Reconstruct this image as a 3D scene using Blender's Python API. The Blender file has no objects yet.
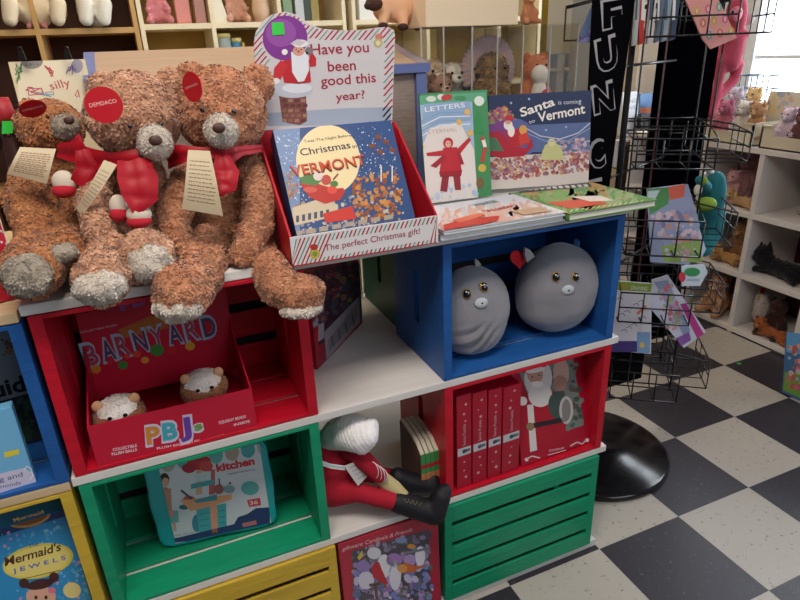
import bpy, bmesh, math, random
import numpy as np
from mathutils import Vector, Matrix, Euler, noise
R = math.radians
scene = bpy.context.scene
COL = scene.collection
rnd = random.Random(5)

# ------------------------------------------------------------------ camera
F = 601.0
CAM = Vector((-1.6268, -1.0331, 1.3658))
_p, _y, _r = R(-22.663), R(-22.457), R(-2.311)
_f = Vector((-math.sin(_y)*math.cos(_p), math.cos(_y)*math.cos(_p), math.sin(_p)))
_rt = Vector((math.cos(_y), math.sin(_y), 0)); _u = _rt.cross(_f)
RT = _rt*math.cos(_r) + _u*math.sin(_r); UP = -_rt*math.sin(_r) + _u*math.cos(_r)
cd = bpy.data.cameras.new('camera'); cam = bpy.data.objects.new('camera', cd); COL.objects.link(cam)
cd.sensor_width = 36; cd.lens = F/800*36; cd.clip_start = .02
m = Matrix((RT, UP, -_f)).transposed().to_4x4(); m.translation = CAM
cam.matrix_world = m; scene.camera = cam

def ray(px, py): return _f + RT*((px-400)/F) - UP*((py-300)/F)
def at(px, py, y):          # the real point at depth y (world Y) seen at this place of the photo
    d = ray(px, py); return CAM + d*((y-CAM.y)/d.y)
def atz(px, py, z):
    d = ray(px, py); return CAM + d*((z-CAM.z)/d.z)
def atx(px, py, x):
    d = ray(px, py); return CAM + d*((x-CAM.x)/d.x)
def mr(p, r):               # a size in the photo, in metres at the distance of p
    return r*(p-CAM).dot(_f)/F

# ------------------------------------------------------------------ materials
def lin(h):
    h = h.lstrip('#'); c = [int(h[i:i+2], 16)/255 for i in (0, 2, 4)]
    return tuple((x/12.92 if x <= .04045 else ((x+.055)/1.055)**2.4) for x in c) + (1,)
_mats = {}
def mat(col, rough=.6, var=0, scale=20, bump=0, bscale=60, metal=0, spec=.4, trans=0, emis=0, coat=0, stretch=None, alpha=1, name=None, sheen=0):
    key = (col, rough, var, scale, bump, bscale, metal, spec, trans, emis, coat, stretch, alpha, sheen)
    if key in _mats: return _mats[key]
    M = bpy.data.materials.new(name or 'material_'+col.strip('#')); M.use_nodes = True
    nt = M.node_tree; b = nt.nodes['Principled BSDF']
    b.inputs['Base Color'].default_value = lin(col); b.inputs['Roughness'].default_value = rough
    b.inputs['Metallic'].default_value = metal; b.inputs['Specular IOR Level'].default_value = spec
    b.inputs['Transmission Weight'].default_value = trans; b.inputs['Coat Weight'].default_value = coat
    b.inputs['Alpha'].default_value = alpha
    if sheen: b.inputs['Sheen Weight'].default_value = sheen
    if emis:
        b.inputs['Emission Color'].default_value = lin(col); b.inputs['Emission Strength'].default_value = emis
    if var or bump:
        tc = nt.nodes.new('ShaderNodeTexCoord'); mp = nt.nodes.new('ShaderNodeMapping')
        nt.links.new(tc.outputs['Object'], mp.inputs[0])
        if stretch: mp.inputs['Scale'].default_value = stretch
    if var:
        n = nt.nodes.new('ShaderNodeTexNoise'); n.inputs['Scale'].default_value = scale; n.inputs['Detail'].default_value = 5
        nt.links.new(mp.outputs[0], n.inputs[0])
        cr = nt.nodes.new('ShaderNodeMapRange'); cr.inputs[1].default_value = .3; cr.inputs[2].default_value = .7
        cr.inputs[3].default_value = 1-var; cr.inputs[4].default_value = 1+var*.6
        nt.links.new(n.outputs[0], cr.inputs[0])
        hs = nt.nodes.new('ShaderNodeHueSaturation'); hs.inputs['Color'].default_value = lin(col)
        nt.links.new(cr.outputs[0], hs.inputs['Value']); nt.links.new(hs.outputs[0], b.inputs['Base Color'])
    if bump:
        n2 = nt.nodes.new('ShaderNodeTexNoise'); n2.inputs['Scale'].default_value = bscale; n2.inputs['Detail'].default_value = 3
        nt.links.new(mp.outputs[0], n2.inputs[0])
        bp = nt.nodes.new('ShaderNodeBump'); bp.inputs['Strength'].default_value = bump; bp.inputs['Distance'].default_value = .003
        nt.links.new(n2.outputs[0], bp.inputs['Height']); nt.links.new(bp.outputs[0], b.inputs['Normal'])
    _mats[key] = M; return M
def paper(col): return mat(col, .42, spec=.45)
def furmat(col, tip, rough=.9):
    key = ('fur', col, tip)
    if key in _mats: return _mats[key]
    M = bpy.data.materials.new('fur_'+col.strip('#')); M.use_nodes = True; nt = M.node_tree; b = nt.nodes['Principled BSDF']
    b.inputs['Roughness'].default_value = rough; b.inputs['Specular IOR Level'].default_value = .15
    b.inputs['Sheen Weight'].default_value = .25
    a = nt.nodes.new('ShaderNodeAttribute'); a.attribute_name = 'tone'
    mx = nt.nodes.new('ShaderNodeMix'); mx.data_type = 'RGBA'
    mx.inputs[6].default_value = lin(col); mx.inputs[7].default_value = lin(tip)
    nt.links.new(a.outputs['Fac'], mx.inputs[0]); nt.links.new(mx.outputs[2], b.inputs['Base Color'])
    _mats[key] = M; return M

# ------------------------------------------------------------------ mesh building
_WM = {}
class MB:
    def __init__(s): s.bm = bmesh.new(); s.mats = []; s.smooth_faces = []
    def mi(s, M):
        if M not in s.mats: s.mats.append(M)
        return s.mats.index(M)
    def geo(s, vs, fs, M, T=None, smooth=False):
        k = s.mi(M); bv = [s.bm.verts.new((T @ Vector(v)) if T else Vector(v)) for v in vs]
        out = []
        for f in fs:
            try: q = s.bm.faces.new([bv[i] for i in f])
            except ValueError: continue
            q.material_index = k; q.smooth = smooth; out.append(q)
        return bv, out
    def box(s, x0, x1, y0, y1, z0, z1, M, T=None, bevel=0):
        vs = [(x0,y0,z0),(x1,y0,z0),(x1,y1,z0),(x0,y1,z0),(x0,y0,z1),(x1,y0,z1),(x1,y1,z1),(x0,y1,z1)]
        fs = [(0,3,2,1),(4,5,6,7),(0,1,5,4),(1,2,6,5),(2,3,7,6),(3,0,4,7)]
        bv, bf = s.geo(vs, fs, M, T)
        if bevel:
            es = list({e for f in bf for e in f.edges})
            r = bmesh.ops.bevel(s.bm, geom=es, offset=bevel, segments=2, affect='EDGES', profile=.6, clamp_overlap=True)
            for f in r['faces']: f.material_index = s.mi(M)
        return s
    def prism(s, pts, n0, n1, M, T=None, holes=()):   # outline in the XY of T, from z=n0 to z=n1
        tmp = bmesh.new(); es = []
        for loop in [pts]+list(holes):
            vs = [tmp.verts.new((x, y, n0)) for x, y in loop]
            es += [tmp.edges.new((vs[i], vs[(i+1) % len(vs)])) for i in range(len(vs))]
        bmesh.ops.triangle_fill(tmp, edges=es, use_beauty=True)
        if not tmp.faces: tmp.faces.new(tmp.verts[:])
        r = bmesh.ops.extrude_face_region(tmp, geom=tmp.faces[:])
        bmesh.ops.translate(tmp, vec=(0, 0, n1-n0), verts=[v for v in r['geom'] if isinstance(v, bmesh.types.BMVert)])
        bmesh.ops.recalc_face_normals(tmp, faces=tmp.faces)
        tmp.verts.index_update()
        s.geo([v.co.copy() for v in tmp.verts], [[v.index for v in f.verts] for f in tmp.faces], M, T); tmp.free(); return s
    def tube(s, pts, r, M, seg=6, closed=False, r1=None):
        pts = [Vector(p) for p in pts]; n = len(pts); rings = []; k = s.mi(M)
        ref = None
        for i, p in enumerate(pts):
            if closed: d = pts[(i+1) % n]-pts[i-1]
            else: d = pts[min(i+1, n-1)]-pts[max(i-1, 0)]
            d.normalize()
            if ref is None: ref = d.orthogonal().normalized()
            else:
                ref = ref - d*ref.dot(d)
                ref = ref.normalized() if ref.length > 1e-6 else d.orthogonal().normalized()
            b = d.cross(ref); rr = r if r1 is None else r+(r1-r)*i/(n-1)
            rings.append([s.bm.verts.new(p+(ref*math.cos(a)+b*math.sin(a))*rr) for a in [2*math.pi*j/seg for j in range(seg)]])
        for i in range(n if closed else n-1):
            A, B = rings[i], rings[(i+1) % n]
            for j in range(seg):
                f = s.bm.faces.new((A[j], A[(j+1) % seg], B[(j+1) % seg], B[j])); f.smooth = True; f.material_index = k
        if not closed:
            for q in (rings[0][::-1], rings[-1]):
                f = s.bm.faces.new(q); f.material_index = k
        return s
    def ball(s, c, r, M, T=None, u=20, v=12, rot=None):
        if not hasattr(r, '__len__'): r = (r, r, r)
        vs = [(0, 0, -1)]; fs = []
        for i in range(1, v):
            ph = -math.pi/2+math.pi*i/v
            for j in range(u):
                th = 2*math.pi*j/u; vs.append((math.cos(ph)*math.cos(th), math.cos(ph)*math.sin(th), math.sin(ph)))
        vs.append((0, 0, 1)); L = len(vs)-1
        for j in range(u):
            fs.append((0, 1+(j+1) % u, 1+j)); fs.append((L, L-u+j, L-u+(j+1) % u))
            for i in range(v-2):
                a = 1+i*u; fs.append((a+j, a+(j+1) % u, a+u+(j+1) % u, a+u+j))
        Q = Matrix.Translation(Vector(c)) @ (rot.to_4x4() if rot else Matrix()) @ Matrix.Diagonal((*r, 1))
        s.geo(vs, fs, M, (T @ Q) if T else Q, True); return s
    def lathe(s, prof, M, T=None, seg=40, smooth=True):   # profile of (radius, z)
        vs = []; fs = []
        for r, z in prof:
            for j in range(seg):
                a = 2*math.pi*j/seg; vs.append((r*math.cos(a), r*math.sin(a), z))
        for i in range(len(prof)-1):
            for j in range(seg):
                a = i*seg; fs.append((a+j, a+(j+1) % seg, a+seg+(j+1) % seg, a+seg+j))
        fs.append(tuple(range(seg))[::-1]); n = (len(prof)-1)*seg; fs.append(tuple(range(n, n+seg)))
        s.geo(vs, fs, M, T, smooth); return s
    def strip(s, pts, wv, th, M):   # a band along pts, wv = width vectors; rounded cross-fold, thin closed edge
        pts = [Vector(p) for p in pts]; n = len(pts); K = 6
        wv = [Vector(w) for w in (wv if isinstance(wv, list) else [wv]*n)]
        sides = []
        for sg in (1, -1):
            vs = []
            for i, p in enumerate(pts):
                d = (pts[min(i+1, n-1)]-pts[max(i-1, 0)]).normalized(); w = wv[i]; nn = d.cross(w).normalized()
                for k in range(K+1):
                    t = k/K-.5; vs.append(p+w*t+nn*(sg*th/2+.06*w.length*math.sin(t*9.4)))
            fs = [(i*(K+1)+k, i*(K+1)+k+1, (i+1)*(K+1)+k+1, (i+1)*(K+1)+k) for i in range(n-1) for k in range(K)]
            bv, _ = s.geo(vs, fs, M, None, True); sides.append(bv)
        A, B = sides; loop = [k for k in range(K+1)]+[i*(K+1)+K for i in range(1, n)]+[(n-1)*(K+1)+k for k in range(K-1, -1, -1)]+[i*(K+1) for i in range(n-2, 0, -1)]
        ca = [s.bm.verts.new(A[q].co) for q in loop]; cb = [s.bm.verts.new(B[q].co) for q in loop]; L = len(loop)
        for q in range(L):
            f = s.bm.faces.new((ca[q], ca[(q+1) % L], cb[(q+1) % L], cb[q])); f.material_index = s.mi(M)
        return s
    def mesh(s, name):
        me = bpy.data.meshes.new(name); bmesh.ops.recalc_face_normals(s.bm, faces=s.bm.faces) if getattr(s, 'recalc', True) else None
        s.bm.to_mesh(me); s.bm.free()
        for M in s.mats: me.materials.append(M)
        return me
    def build(s, name, parent=None, label=None, cat=None, group=None, kind=None, base=None):
        return link(s.mesh(name), name, parent, label, cat, group, kind, base)

def tag(o, label=None, cat=None, group=None, kind=None):
    if label: o['label'] = label
    if cat: o['category'] = cat
    if group: o['group'] = group
    if kind: o['kind'] = kind
    return o
def link(me, name, parent=None, label=None, cat=None, group=None, kind=None, base=None):   # mesh comes in world coordinates
    o = bpy.data.objects.new(name, me); COL.objects.link(o)
    if parent is None:
        if base is None:
            co = np.empty(len(me.vertices)*3); me.vertices.foreach_get('co', co); co = co.reshape(-1, 3)
            if kind != 'structure' and len(co):
                mn, mx = co.min(0), co.max(0); base = ((mn[0]+mx[0])/2, (mn[1]+mx[1])/2, mn[2])
            else: base = (0, 0, 0)
        T = Matrix.Translation(Vector(base)); W = T
    else:
        o.parent = parent; T = Matrix(); W = _WM[parent.name]
    me.transform(W.inverted()); o.matrix_basis = T if parent is None else Matrix()
    _WM[o.name] = W
    return tag(o, label, cat, group, kind)
def thing(name, label, cat, loc, rotz=0, group=None):
    o = bpy.data.objects.new(name, None); COL.objects.link(o); o.location = loc; o.rotation_euler = (0, 0, rotz)
    o.empty_display_size = .05
    _WM[o.name] = Matrix.Translation(Vector(loc)) @ Matrix.Rotation(rotz, 4, 'Z')
    return tag(o, label, cat, group)

TMP = bpy.data.scenes.new('workbench')
def evaluated(o):          # a mesh copy of o with its modifiers applied, made on an empty side scene
    TMP.collection.objects.link(o); vl = TMP.view_layers[0]; vl.update(); dg = vl.depsgraph; dg.update()
    me = bpy.data.meshes.new_from_object(o.evaluated_get(dg)); bpy.data.objects.remove(o); return me
def text_mesh(sx, bold=0, res=3):
    c = bpy.data.curves.new('letters', 'FONT'); c.body = sx; c.size = 1; c.resolution_u = res; c.offset = bold
    me = evaluated(bpy.data.objects.new('letters', c)); bpy.data.curves.remove(c)
    vs = [v.co.copy() for v in me.vertices]; fs = [list(p.vertices) for p in me.polygons]; bpy.data.meshes.remove(me)
    return vs, fs

def plane(loc, rz=0, tilt=0):   # u right, v up, n towards the front
    n0 = Vector((math.sin(rz), -math.cos(rz), 0)); u = Vector((math.cos(rz), math.sin(rz), 0)); Z = Vector((0, 0, 1))
    v = Z*math.cos(tilt)-n0*math.sin(tilt); n = n0*math.cos(tilt)+Z*math.sin(tilt)
    M = Matrix((u, v, n)).transposed().to_4x4(); M.translation = Vector(loc); return M
class Art:    # printing laid on a flat face: shapes are given as seen in the photo and land on the real plane
    LIFT = .00013
    def __init__(s, mb, P, bounds=None): s.mb = mb; s.P = P; s.I = P.inverted(); s.k = 1; s.b = bounds; s.n = P.to_3x3().col[2].copy()
    def uv(s, px, py):
        d = ray(px, py); t = (s.P.translation-CAM).dot(s.n)/d.dot(s.n); q = s.I @ (CAM+d*t); return q.x, q.y
    def clip(s, uvs):
        if not s.b: return uvs
        u0, u1, v0, v1 = s.b
        for ax, lim, sg in ((0, u0, 1), (0, u1, -1), (1, v0, 1), (1, v1, -1)):
            out = []
            for i in range(len(uvs)):
                a, b = uvs[i-1], uvs[i]; ia, ib = (a[ax]-lim)*sg >= 0, (b[ax]-lim)*sg >= 0
                if ia != ib:
                    t = (lim-a[ax])/(b[ax]-a[ax]); out.append((a[0]+(b[0]-a[0])*t, a[1]+(b[1]-a[1])*t))
                if ib: out.append(b)
            uvs = out
            if not uvs: return uvs
        return uvs
    def raw(s, uvs, M, lay=None):
        if lay is None: lay = s.k
        uvs = s.clip(list(uvs))
        if len(uvs) < 3: return s
        s.mb.geo([(u, v, s.LIFT*lay) for u, v in uvs], [list(range(len(uvs)))], M, s.P); return s
    def poly(s, pts, col, lay=None): return s.raw([s.uv(*p) for p in pts], paper(col) if isinstance(col, str) else col, lay)
    def ell(s, cx, cy, rx, ry, col, lay=None, n=20, a0=0, a1=2*math.pi, rot=0):
        pts = []
        for i in range(n):
            a = a0+(a1-a0)*i/(n if a1-a0 > 6.28 else n-1); x, y = rx*math.cos(a), ry*math.sin(a)
            pts.append((cx+x*math.cos(rot)-y*math.sin(rot), cy+x*math.sin(rot)+y*math.cos(rot)))
        return s.poly(pts, col, lay)
    def line(s, pts, w, col, lay=None):
        for a, b in zip(pts, pts[1:]):
            d = Vector((b[0]-a[0], b[1]-a[1])); L = d.length or 1; q = Vector((-d.y, d.x))/L*w/2
            s.poly([(a[0]+q.x, a[1]+q.y), (b[0]+q.x, b[1]+q.y), (b[0]-q.x, b[1]-q.y), (a[0]-q.x, a[1]-q.y)], col, lay)
        return s
    def scatter(s, quad, n, cols, r0, r1, seed=1, lay=None, asp=1):   # dabs of paint inside a four-sided patch
        g = random.Random(seed); lay = lay or s.k
        rgb = [[int(c[j:j+2], 16) for j in (1, 3, 5)] for c in cols]; av = [sum(c[j] for c in rgb)/len(rgb) for j in range(3)]
        cols = ['#%02x%02x%02x' % tuple(int(c[j]*.68+av[j]*.32) for j in range(3)) for c in rgb]; n = int(n*2.2); r0 *= .62; r1 *= .66; lv_ = {}
        for i in range(n):
            a, b = g.random(), g.random()
            p = [quad[0][k]*(1-a)*(1-b)+quad[1][k]*a*(1-b)+quad[2][k]*a*b+quad[3][k]*(1-a)*b for k in (0, 1)]
            r = g.uniform(r0, r1); e = r*1.6*asp; k = 0      # overlapping dabs never share one level
            while k < 40 and any(abs(p[0]-x) < e+f_ and abs(p[1]-y) < e+f_ for x, y, f_ in lv_.get(k, ())): k += 1
            lv_.setdefault(k, []).append((p[0], p[1], e))
            s.ell(p[0], p[1], r*g.uniform(.7, 1.6)*asp, r, g.choice(cols), lay+k*.1, 7, rot=g.uniform(0, 3))
        return s
    def text(s, sx, p0, p1, h, col, lay=None, bold=.012, shear=0, caps=.73):   # baseline from p0 to p1, h = capital height
        vs, fs = text_mesh(sx, bold); lay = s.k if lay is None else lay
        if not vs: return s
        x0 = min(v.x for v in vs); x1 = max(v.x for v in vs)
        A = Vector(s.uv(*p0)); B = Vector(s.uv(*p1)); d = (B-A); W = d.length; d.normalize()
        up = Vector((-d.y, d.x)); U = Vector(s.uv(p0[0], p0[1]-h)); H = abs((U-A).dot(up))
        sxx = W/(x1-x0); sy = H/caps; out = []
        for v in vs:
            q = A + d*((v.x-x0)*sxx + v.y*sy*shear) + up*(v.y*sy); out.append((q.x, q.y, s.LIFT*lay))
        s.mb.geo(out, fs, paper(col) if isinstance(col, str) else col, s.P); return s

def slab(mb, P, u0, u1, v0, v1, d, M, n1=0, bevel=0): return mb.box(u0, u1, v0, v1, n1-d, n1, M, P, bevel)

# blobs fused into one continuous skin
def _unit(u, v):
    vs = [(0, 0, -1)]; fs = []
    for i in range(1, v):
        ph = -math.pi/2+math.pi*i/v
        for j in range(u): th = 2*math.pi*j/u; vs.append((math.cos(ph)*math.cos(th), math.cos(ph)*math.sin(th), math.sin(ph)))
    vs.append((0, 0, 1)); L = len(vs)-1
    for j in range(u):
        fs.append((0, 1+(j+1) % u, 1+j)); fs.append((L, L-u+j, L-u+(j+1) % u))
        for i in range(v-2):
            a = 1+i*u; fs.append((a+j, a+(j+1) % u, a+u+(j+1) % u, a+u+j))
    return np.array(vs), fs
_US = _unit(12, 8); _UB = _unit(24, 14)
def skin(parts, voxel=.005, smooth=6, disp=0, dscale=60):
    V = []; FS = []; n0 = [0]
    def sph(c, r, rot=None, big=False):
        vs, fs = _UB if big else _US; q = vs*np.array(r)
        if rot: q = q @ np.array(rot).T
        V.append(q+np.array(c)); k = n0[0]; FS.extend([tuple(x+k for x in f) for f in fs]); n0[0] += len(vs)
    for p in parts:
        if p[0] == 's':
            r = p[2] if hasattr(p[2], '__len__') else (p[2],)*3
            sph(Vector(p[1]), r, p[3] if len(p) > 3 else None, True)
        else:
            ch = p[1]
            for (a, ra), (b, rb) in zip(ch, ch[1:]):
                a, b = Vector(a), Vector(b); n = max(2, int((b-a).length/(min(ra, rb)*.3))+1)
                for i in range(n+1):
                    t = i/n; r = ra+(rb-ra)*t; sph(a.lerp(b, t), (r, r, r))
    me = bpy.data.meshes.new('skin'); me.from_pydata(np.vstack(V).tolist(), [], FS); me.update()
    o = bpy.data.objects.new('skin', me)
    md = o.modifiers.new('r', 'REMESH'); md.mode = 'VOXEL'; md.voxel_size = voxel
    ms = o.modifiers.new('s', 'SMOOTH'); ms.iterations = smooth; ms.factor = .5
    out = evaluated(o); bpy.data.meshes.remove(me)
    if disp:
        for v in out.vertices: v.co += v.normal*disp*noise.noise(v.co*dscale)
    out.polygons.foreach_set('use_smooth', [True]*len(out.polygons))
    return out
_rs = np.random.default_rng(3)
def furry(me, mats, dens=45000, length=.009, width=.0035, lie=.9, down=.3, pick=None):
    """covers a skin mesh with short curly tufts, all in the same mesh; pick(centre)->material index"""
    me.calc_loop_triangles(); nt = len(me.loop_triangles)
    co = np.empty(len(me.vertices)*3); me.vertices.foreach_get('co', co); co = co.reshape(-1, 3)
    ti = np.empty(nt*3, dtype=int); me.loop_triangles.foreach_get('vertices', ti); ti = ti.reshape(-1, 3)
    A, B, C = co[ti[:, 0]], co[ti[:, 1]], co[ti[:, 2]]; cr = np.cross(B-A, C-A); ar = np.linalg.norm(cr, axis=1)/2
    n = int(ar.sum()*dens); k = _rs.choice(nt, n, p=ar/ar.sum()); a, b = _rs.random(n), _rs.random(n); f = a+b > 1; a[f] = 1-a[f]; b[f] = 1-b[f]
    P = A[k]+(B-A)[k]*a[:, None]+(C-A)[k]*b[:, None]; N = cr[k]/(2*ar[k][:, None]+1e-12)
    clump = np.array([noise.noise_vector(Vector(p)*70) for p in P])
    rv = clump*2.2+_rs.normal(size=(n, 3))*.45+np.array([0, 0, -down]); rv -= N*(rv*N).sum(1)[:, None]
    rv /= np.linalg.norm(rv, axis=1)[:, None]+1e-9; S = np.cross(N, rv)
    L = length*_rs.uniform(.6, 1.2, n)[:, None]; W = width*_rs.uniform(.6, 1.3, n)[:, None]/2
    mid = P+N*L*.38+rv*L*.4*lie; tip = P+N*L*.34+rv*L*lie
    V = np.stack([P-S*W-N*.001, P+S*W-N*.001, mid+S*W*.9, mid-S*W*.9, tip], 1).reshape(-1, 3)
    i0 = np.arange(n)*5
    tone = np.clip(.45+.5*np.array([noise.noise(Vector(p)*55) for p in P])+_rs.normal(size=n)*.2, 0, 1)
    v0 = len(co); allv = np.vstack([co, V])
    np_ = len(me.polygons); ls = np.empty(np_, dtype=int); lt = np.empty(np_, dtype=int); me.polygons.foreach_get('loop_start', ls); me.polygons.foreach_get('loop_total', lt)
    lv = np.empty(len(me.loops), dtype=int); me.loops.foreach_get('vertex_index', lv)
    quads = np.stack([i0, i0+1, i0+2, i0+3], 1)+v0; tris = np.stack([i0+3, i0+2, i0+4], 1)+v0
    lv2 = np.concatenate([lv, quads.ravel(), tris.ravel()])
    lt2 = np.concatenate([lt, np.full(n, 4), np.full(n, 3)]); ls2 = np.concatenate([[0], np.cumsum(lt2)[:-1]])
    out = bpy.data.meshes.new('fur'); out.vertices.add(len(allv)); out.vertices.foreach_set('co', allv.ravel())
    out.loops.add(len(lv2)); out.loops.foreach_set('vertex_index', lv2)
    out.polygons.add(len(lt2)); out.polygons.foreach_set('loop_start', ls2); out.polygons.foreach_set('loop_total', lt2)
    mi = np.zeros(len(lt2), dtype=int)
    if pick is not None:
        cen = np.add.reduceat(co[lv], ls)/lt[:, None]; mb_ = pick(cen); mt = pick(P); mi = np.concatenate([mb_, mt, mt])
    out.polygons.foreach_set('material_index', mi); out.polygons.foreach_set('use_smooth', [True]*len(lt2))
    out.update(calc_edges=True); out.validate()
    at_ = out.attributes.new('tone', 'FLOAT', 'POINT'); at_.data.foreach_set('value', np.concatenate([np.full(v0, .4), np.repeat(tone, 5)]))
    for M in mats: out.materials.append(M)
    bpy.data.meshes.remove(me); return out
def plush(me, M):
    me.materials.append(M); return me

def glass(tint='#ffffff', refl=.10, rough=.02):
    M = bpy.data.materials.new('clear_pane'); M.use_nodes = True; nt = M.node_tree; nt.nodes.clear()
    o = nt.nodes.new('ShaderNodeOutputMaterial'); t = nt.nodes.new('ShaderNodeBsdfTransparent'); g = nt.nodes.new('ShaderNodeBsdfGlossy'); x = nt.nodes.new('ShaderNodeMixShader')
    t.inputs[0].default_value = lin(tint); g.inputs['Roughness'].default_value = rough; x.inputs[0].default_value = refl
    nt.links.new(t.outputs[0], x.inputs[1]); nt.links.new(g.outputs[0], x.inputs[2]); nt.links.new(x.outputs[0], o.inputs[0]); return M
# ================================================================== SETTING
def struct(mb, name): return mb.build(name, kind='structure')
T_ = .3048
def floor_mat():
    M = bpy.data.materials.new('checker_vinyl_tiles'); M.use_nodes = True; nt = M.node_tree; b = nt.nodes['Principled BSDF']
    tc = nt.nodes.new('ShaderNodeTexCoord'); mp = nt.nodes.new('ShaderNodeMapping'); nt.links.new(tc.outputs['Object'], mp.inputs[0])
    mp.inputs['Scale'].default_value = (1/T_, 1/T_, 0); mp.inputs['Location'].default_value = (0, -.2884/T_, .5)
    ck = nt.nodes.new('ShaderNodeTexChecker'); ck.inputs['Scale'].default_value = 1; nt.links.new(mp.outputs[0], ck.inputs[0])
    def speck(scale, lo, hi, c0, c1):
        n = nt.nodes.new('ShaderNodeTexNoise'); n.inputs['Scale'].default_value = scale; n.inputs['Detail'].default_value = 4; n.inputs['Roughness'].default_value = .65
        nt.links.new(tc.outputs['Object'], n.inputs[0]); r = nt.nodes.new('ShaderNodeValToRGB'); nt.links.new(n.outputs[0], r.inputs[0])
        r.color_ramp.elements[0].position = lo; r.color_ramp.elements[1].position = hi
        r.color_ramp.elements[0].color = lin(c0); r.color_ramp.elements[1].color = lin(c1); return r
    w = speck(55, .30, .40, '#746a62', '#b2aaa0'); k = speck(70, .60, .75, '#322e36', '#625e64')
    nt.links.new(w.outputs[0], ck.inputs[1]); nt.links.new(k.outputs[0], ck.inputs[2])
    nt.links.new(ck.outputs[0], b.inputs['Base Color']); b.inputs['Roughness'].default_value = .38; b.inputs['Specular IOR Level'].default_value = .4
    return M
mb = MB(); mb.box(-3.2, 2.6, -2.2, 3.4, -.05, 0, floor_mat()); struct(mb, 'floor')
CREAMW = mat('#dcd0b8', .8, var=.04, scale=3)
MUST = mat('#a88a2e', .8, var=.08, scale=3); CREAMW = mat('#e9dfc9', .8, var=.04, scale=3)
w0, w1, h0, h1 = 1.52, 1.86, .95, 1.30
mb = MB(); mb.box(-3.2, w0, 3.3, 3.4, 0, 2.7, MUST); mb.box(w0, 2.6, 3.3, 3.4, h1, 2.7, CREAMW); mb.box(w0, 2.6, 3.3, 3.4, 0, h0, CREAMW); mb.box(w1, 2.6, 3.3, 3.4, h0, h1, CREAMW); struct(mb, 'wall_back')
mb = MB(); 
for x in (w0, (w0+w1)/2-.01, w1-.02): mb.box(x, x+.02, 3.29, 3.36, h0, h1, mat('#dfe3e6', .5))
for z in (h0, 1.15, h1-.02): mb.box(w0, w1, 3.29, 3.36, z, z+.02, mat('#dfe3e6', .5))
mb.box(w0, w1, 3.34, 3.344, h0, h1, glass()); struct(mb, 'window_2')
# right wall with a bright shop window
WX = 1.75; WY1 = 1.66
WALLR = mat('#cfd2d6', .8, var=.04, scale=3)
mb = MB()
mb.box(WX, WX+.1, WY1, 3.3, 0, 2.7, WALLR); mb.box(WX, WX+.1, -2.2, WY1, 0, .98, WALLR); mb.box(WX, WX+.1, -2.2, WY1, 2.3, 2.7, WALLR); mb.box(WX, WX+.1, -2.2, -.6, .98, 2.3, WALLR)
struct(mb, 'wall_right')
mb = MB(); fr = mat('#e6ebf0', .5)
mb.box(WX-.02, WX+.06, WY1-.06, WY1, .98, 2.3, fr, bevel=.004); mb.box(WX-.02, WX+.06, -.6, -.54, .98, 2.3, fr, bevel=.004); mb.box(WX-.05, WX+.06, -.6, WY1, .95, 1.0, fr, bevel=.004)
mb.box(WX-.02, WX+.06, -.6, WY1, 2.25, 2.3, fr, bevel=.004); mb.box(WX+.0, WX+.04, -.54, WY1-.06, 1.235, 1.255, fr); mb.box(WX-.01, WX+.05, .45, .49, 1.0, 2.25, fr)
g = glass(refl=.05); mb.box(WX+.02, WX+.024, -.54, WY1-.06, 1.0, 2.25, g)
struct(mb, 'window_1')
mb = MB(); mb.box(WX-.02, WX, -2.2, 3.3, 0, .1, fr); struct(mb, 'baseboard_right')

# ================================================================== MAIN DISPLAY SHELF AND CRATES
WHITE = mat('#dcd8d3', .45, var=.05, scale=6, bump=.15, bscale=30, stretch=(1, 12, 12))
TAN = mat('#cfb48d', .55, var=.08, scale=5, bump=.15, bscale=30, stretch=(1, 12, 12))
ds = thing('display_shelf', 'long white board display shelf holding red, blue and green painted crates', 'shelf', (-1.2, .29, 0))
for z0, z1 in ((0, .024), (.336, .354), (.665, .683), (.999, 1.017)):
    MB().box(-1.846, -.612, 0, .58, z0, z1, WHITE, bevel=.002).build('board', ds)
for xa, xb in ((-1.845, -1.38), (-1.086, -.613)): MB().box(xa, xb, .275, .283, .024, .998, mat('#2a2220', .8)).build('back_panel', ds)  # dark sheets added behind the crates, putting shade into the slat gaps
MB().box(-1.12, -1.09, .555, .58, .683, .999, WHITE, bevel=.002).build('post', ds)
dl = thing('display_shelf', 'tan topped board shelf at the left edge with blue and yellow crates', 'shelf', (-2.1, .29, 0))
for z0, z1 in ((0, .024), (.336, .354), (.660, .678), (.990, 1.008)):
    MB().box(-2.40, -1.85, 0, .58, z0, z1, TAN, bevel=.002).build('board', dl)

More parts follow.
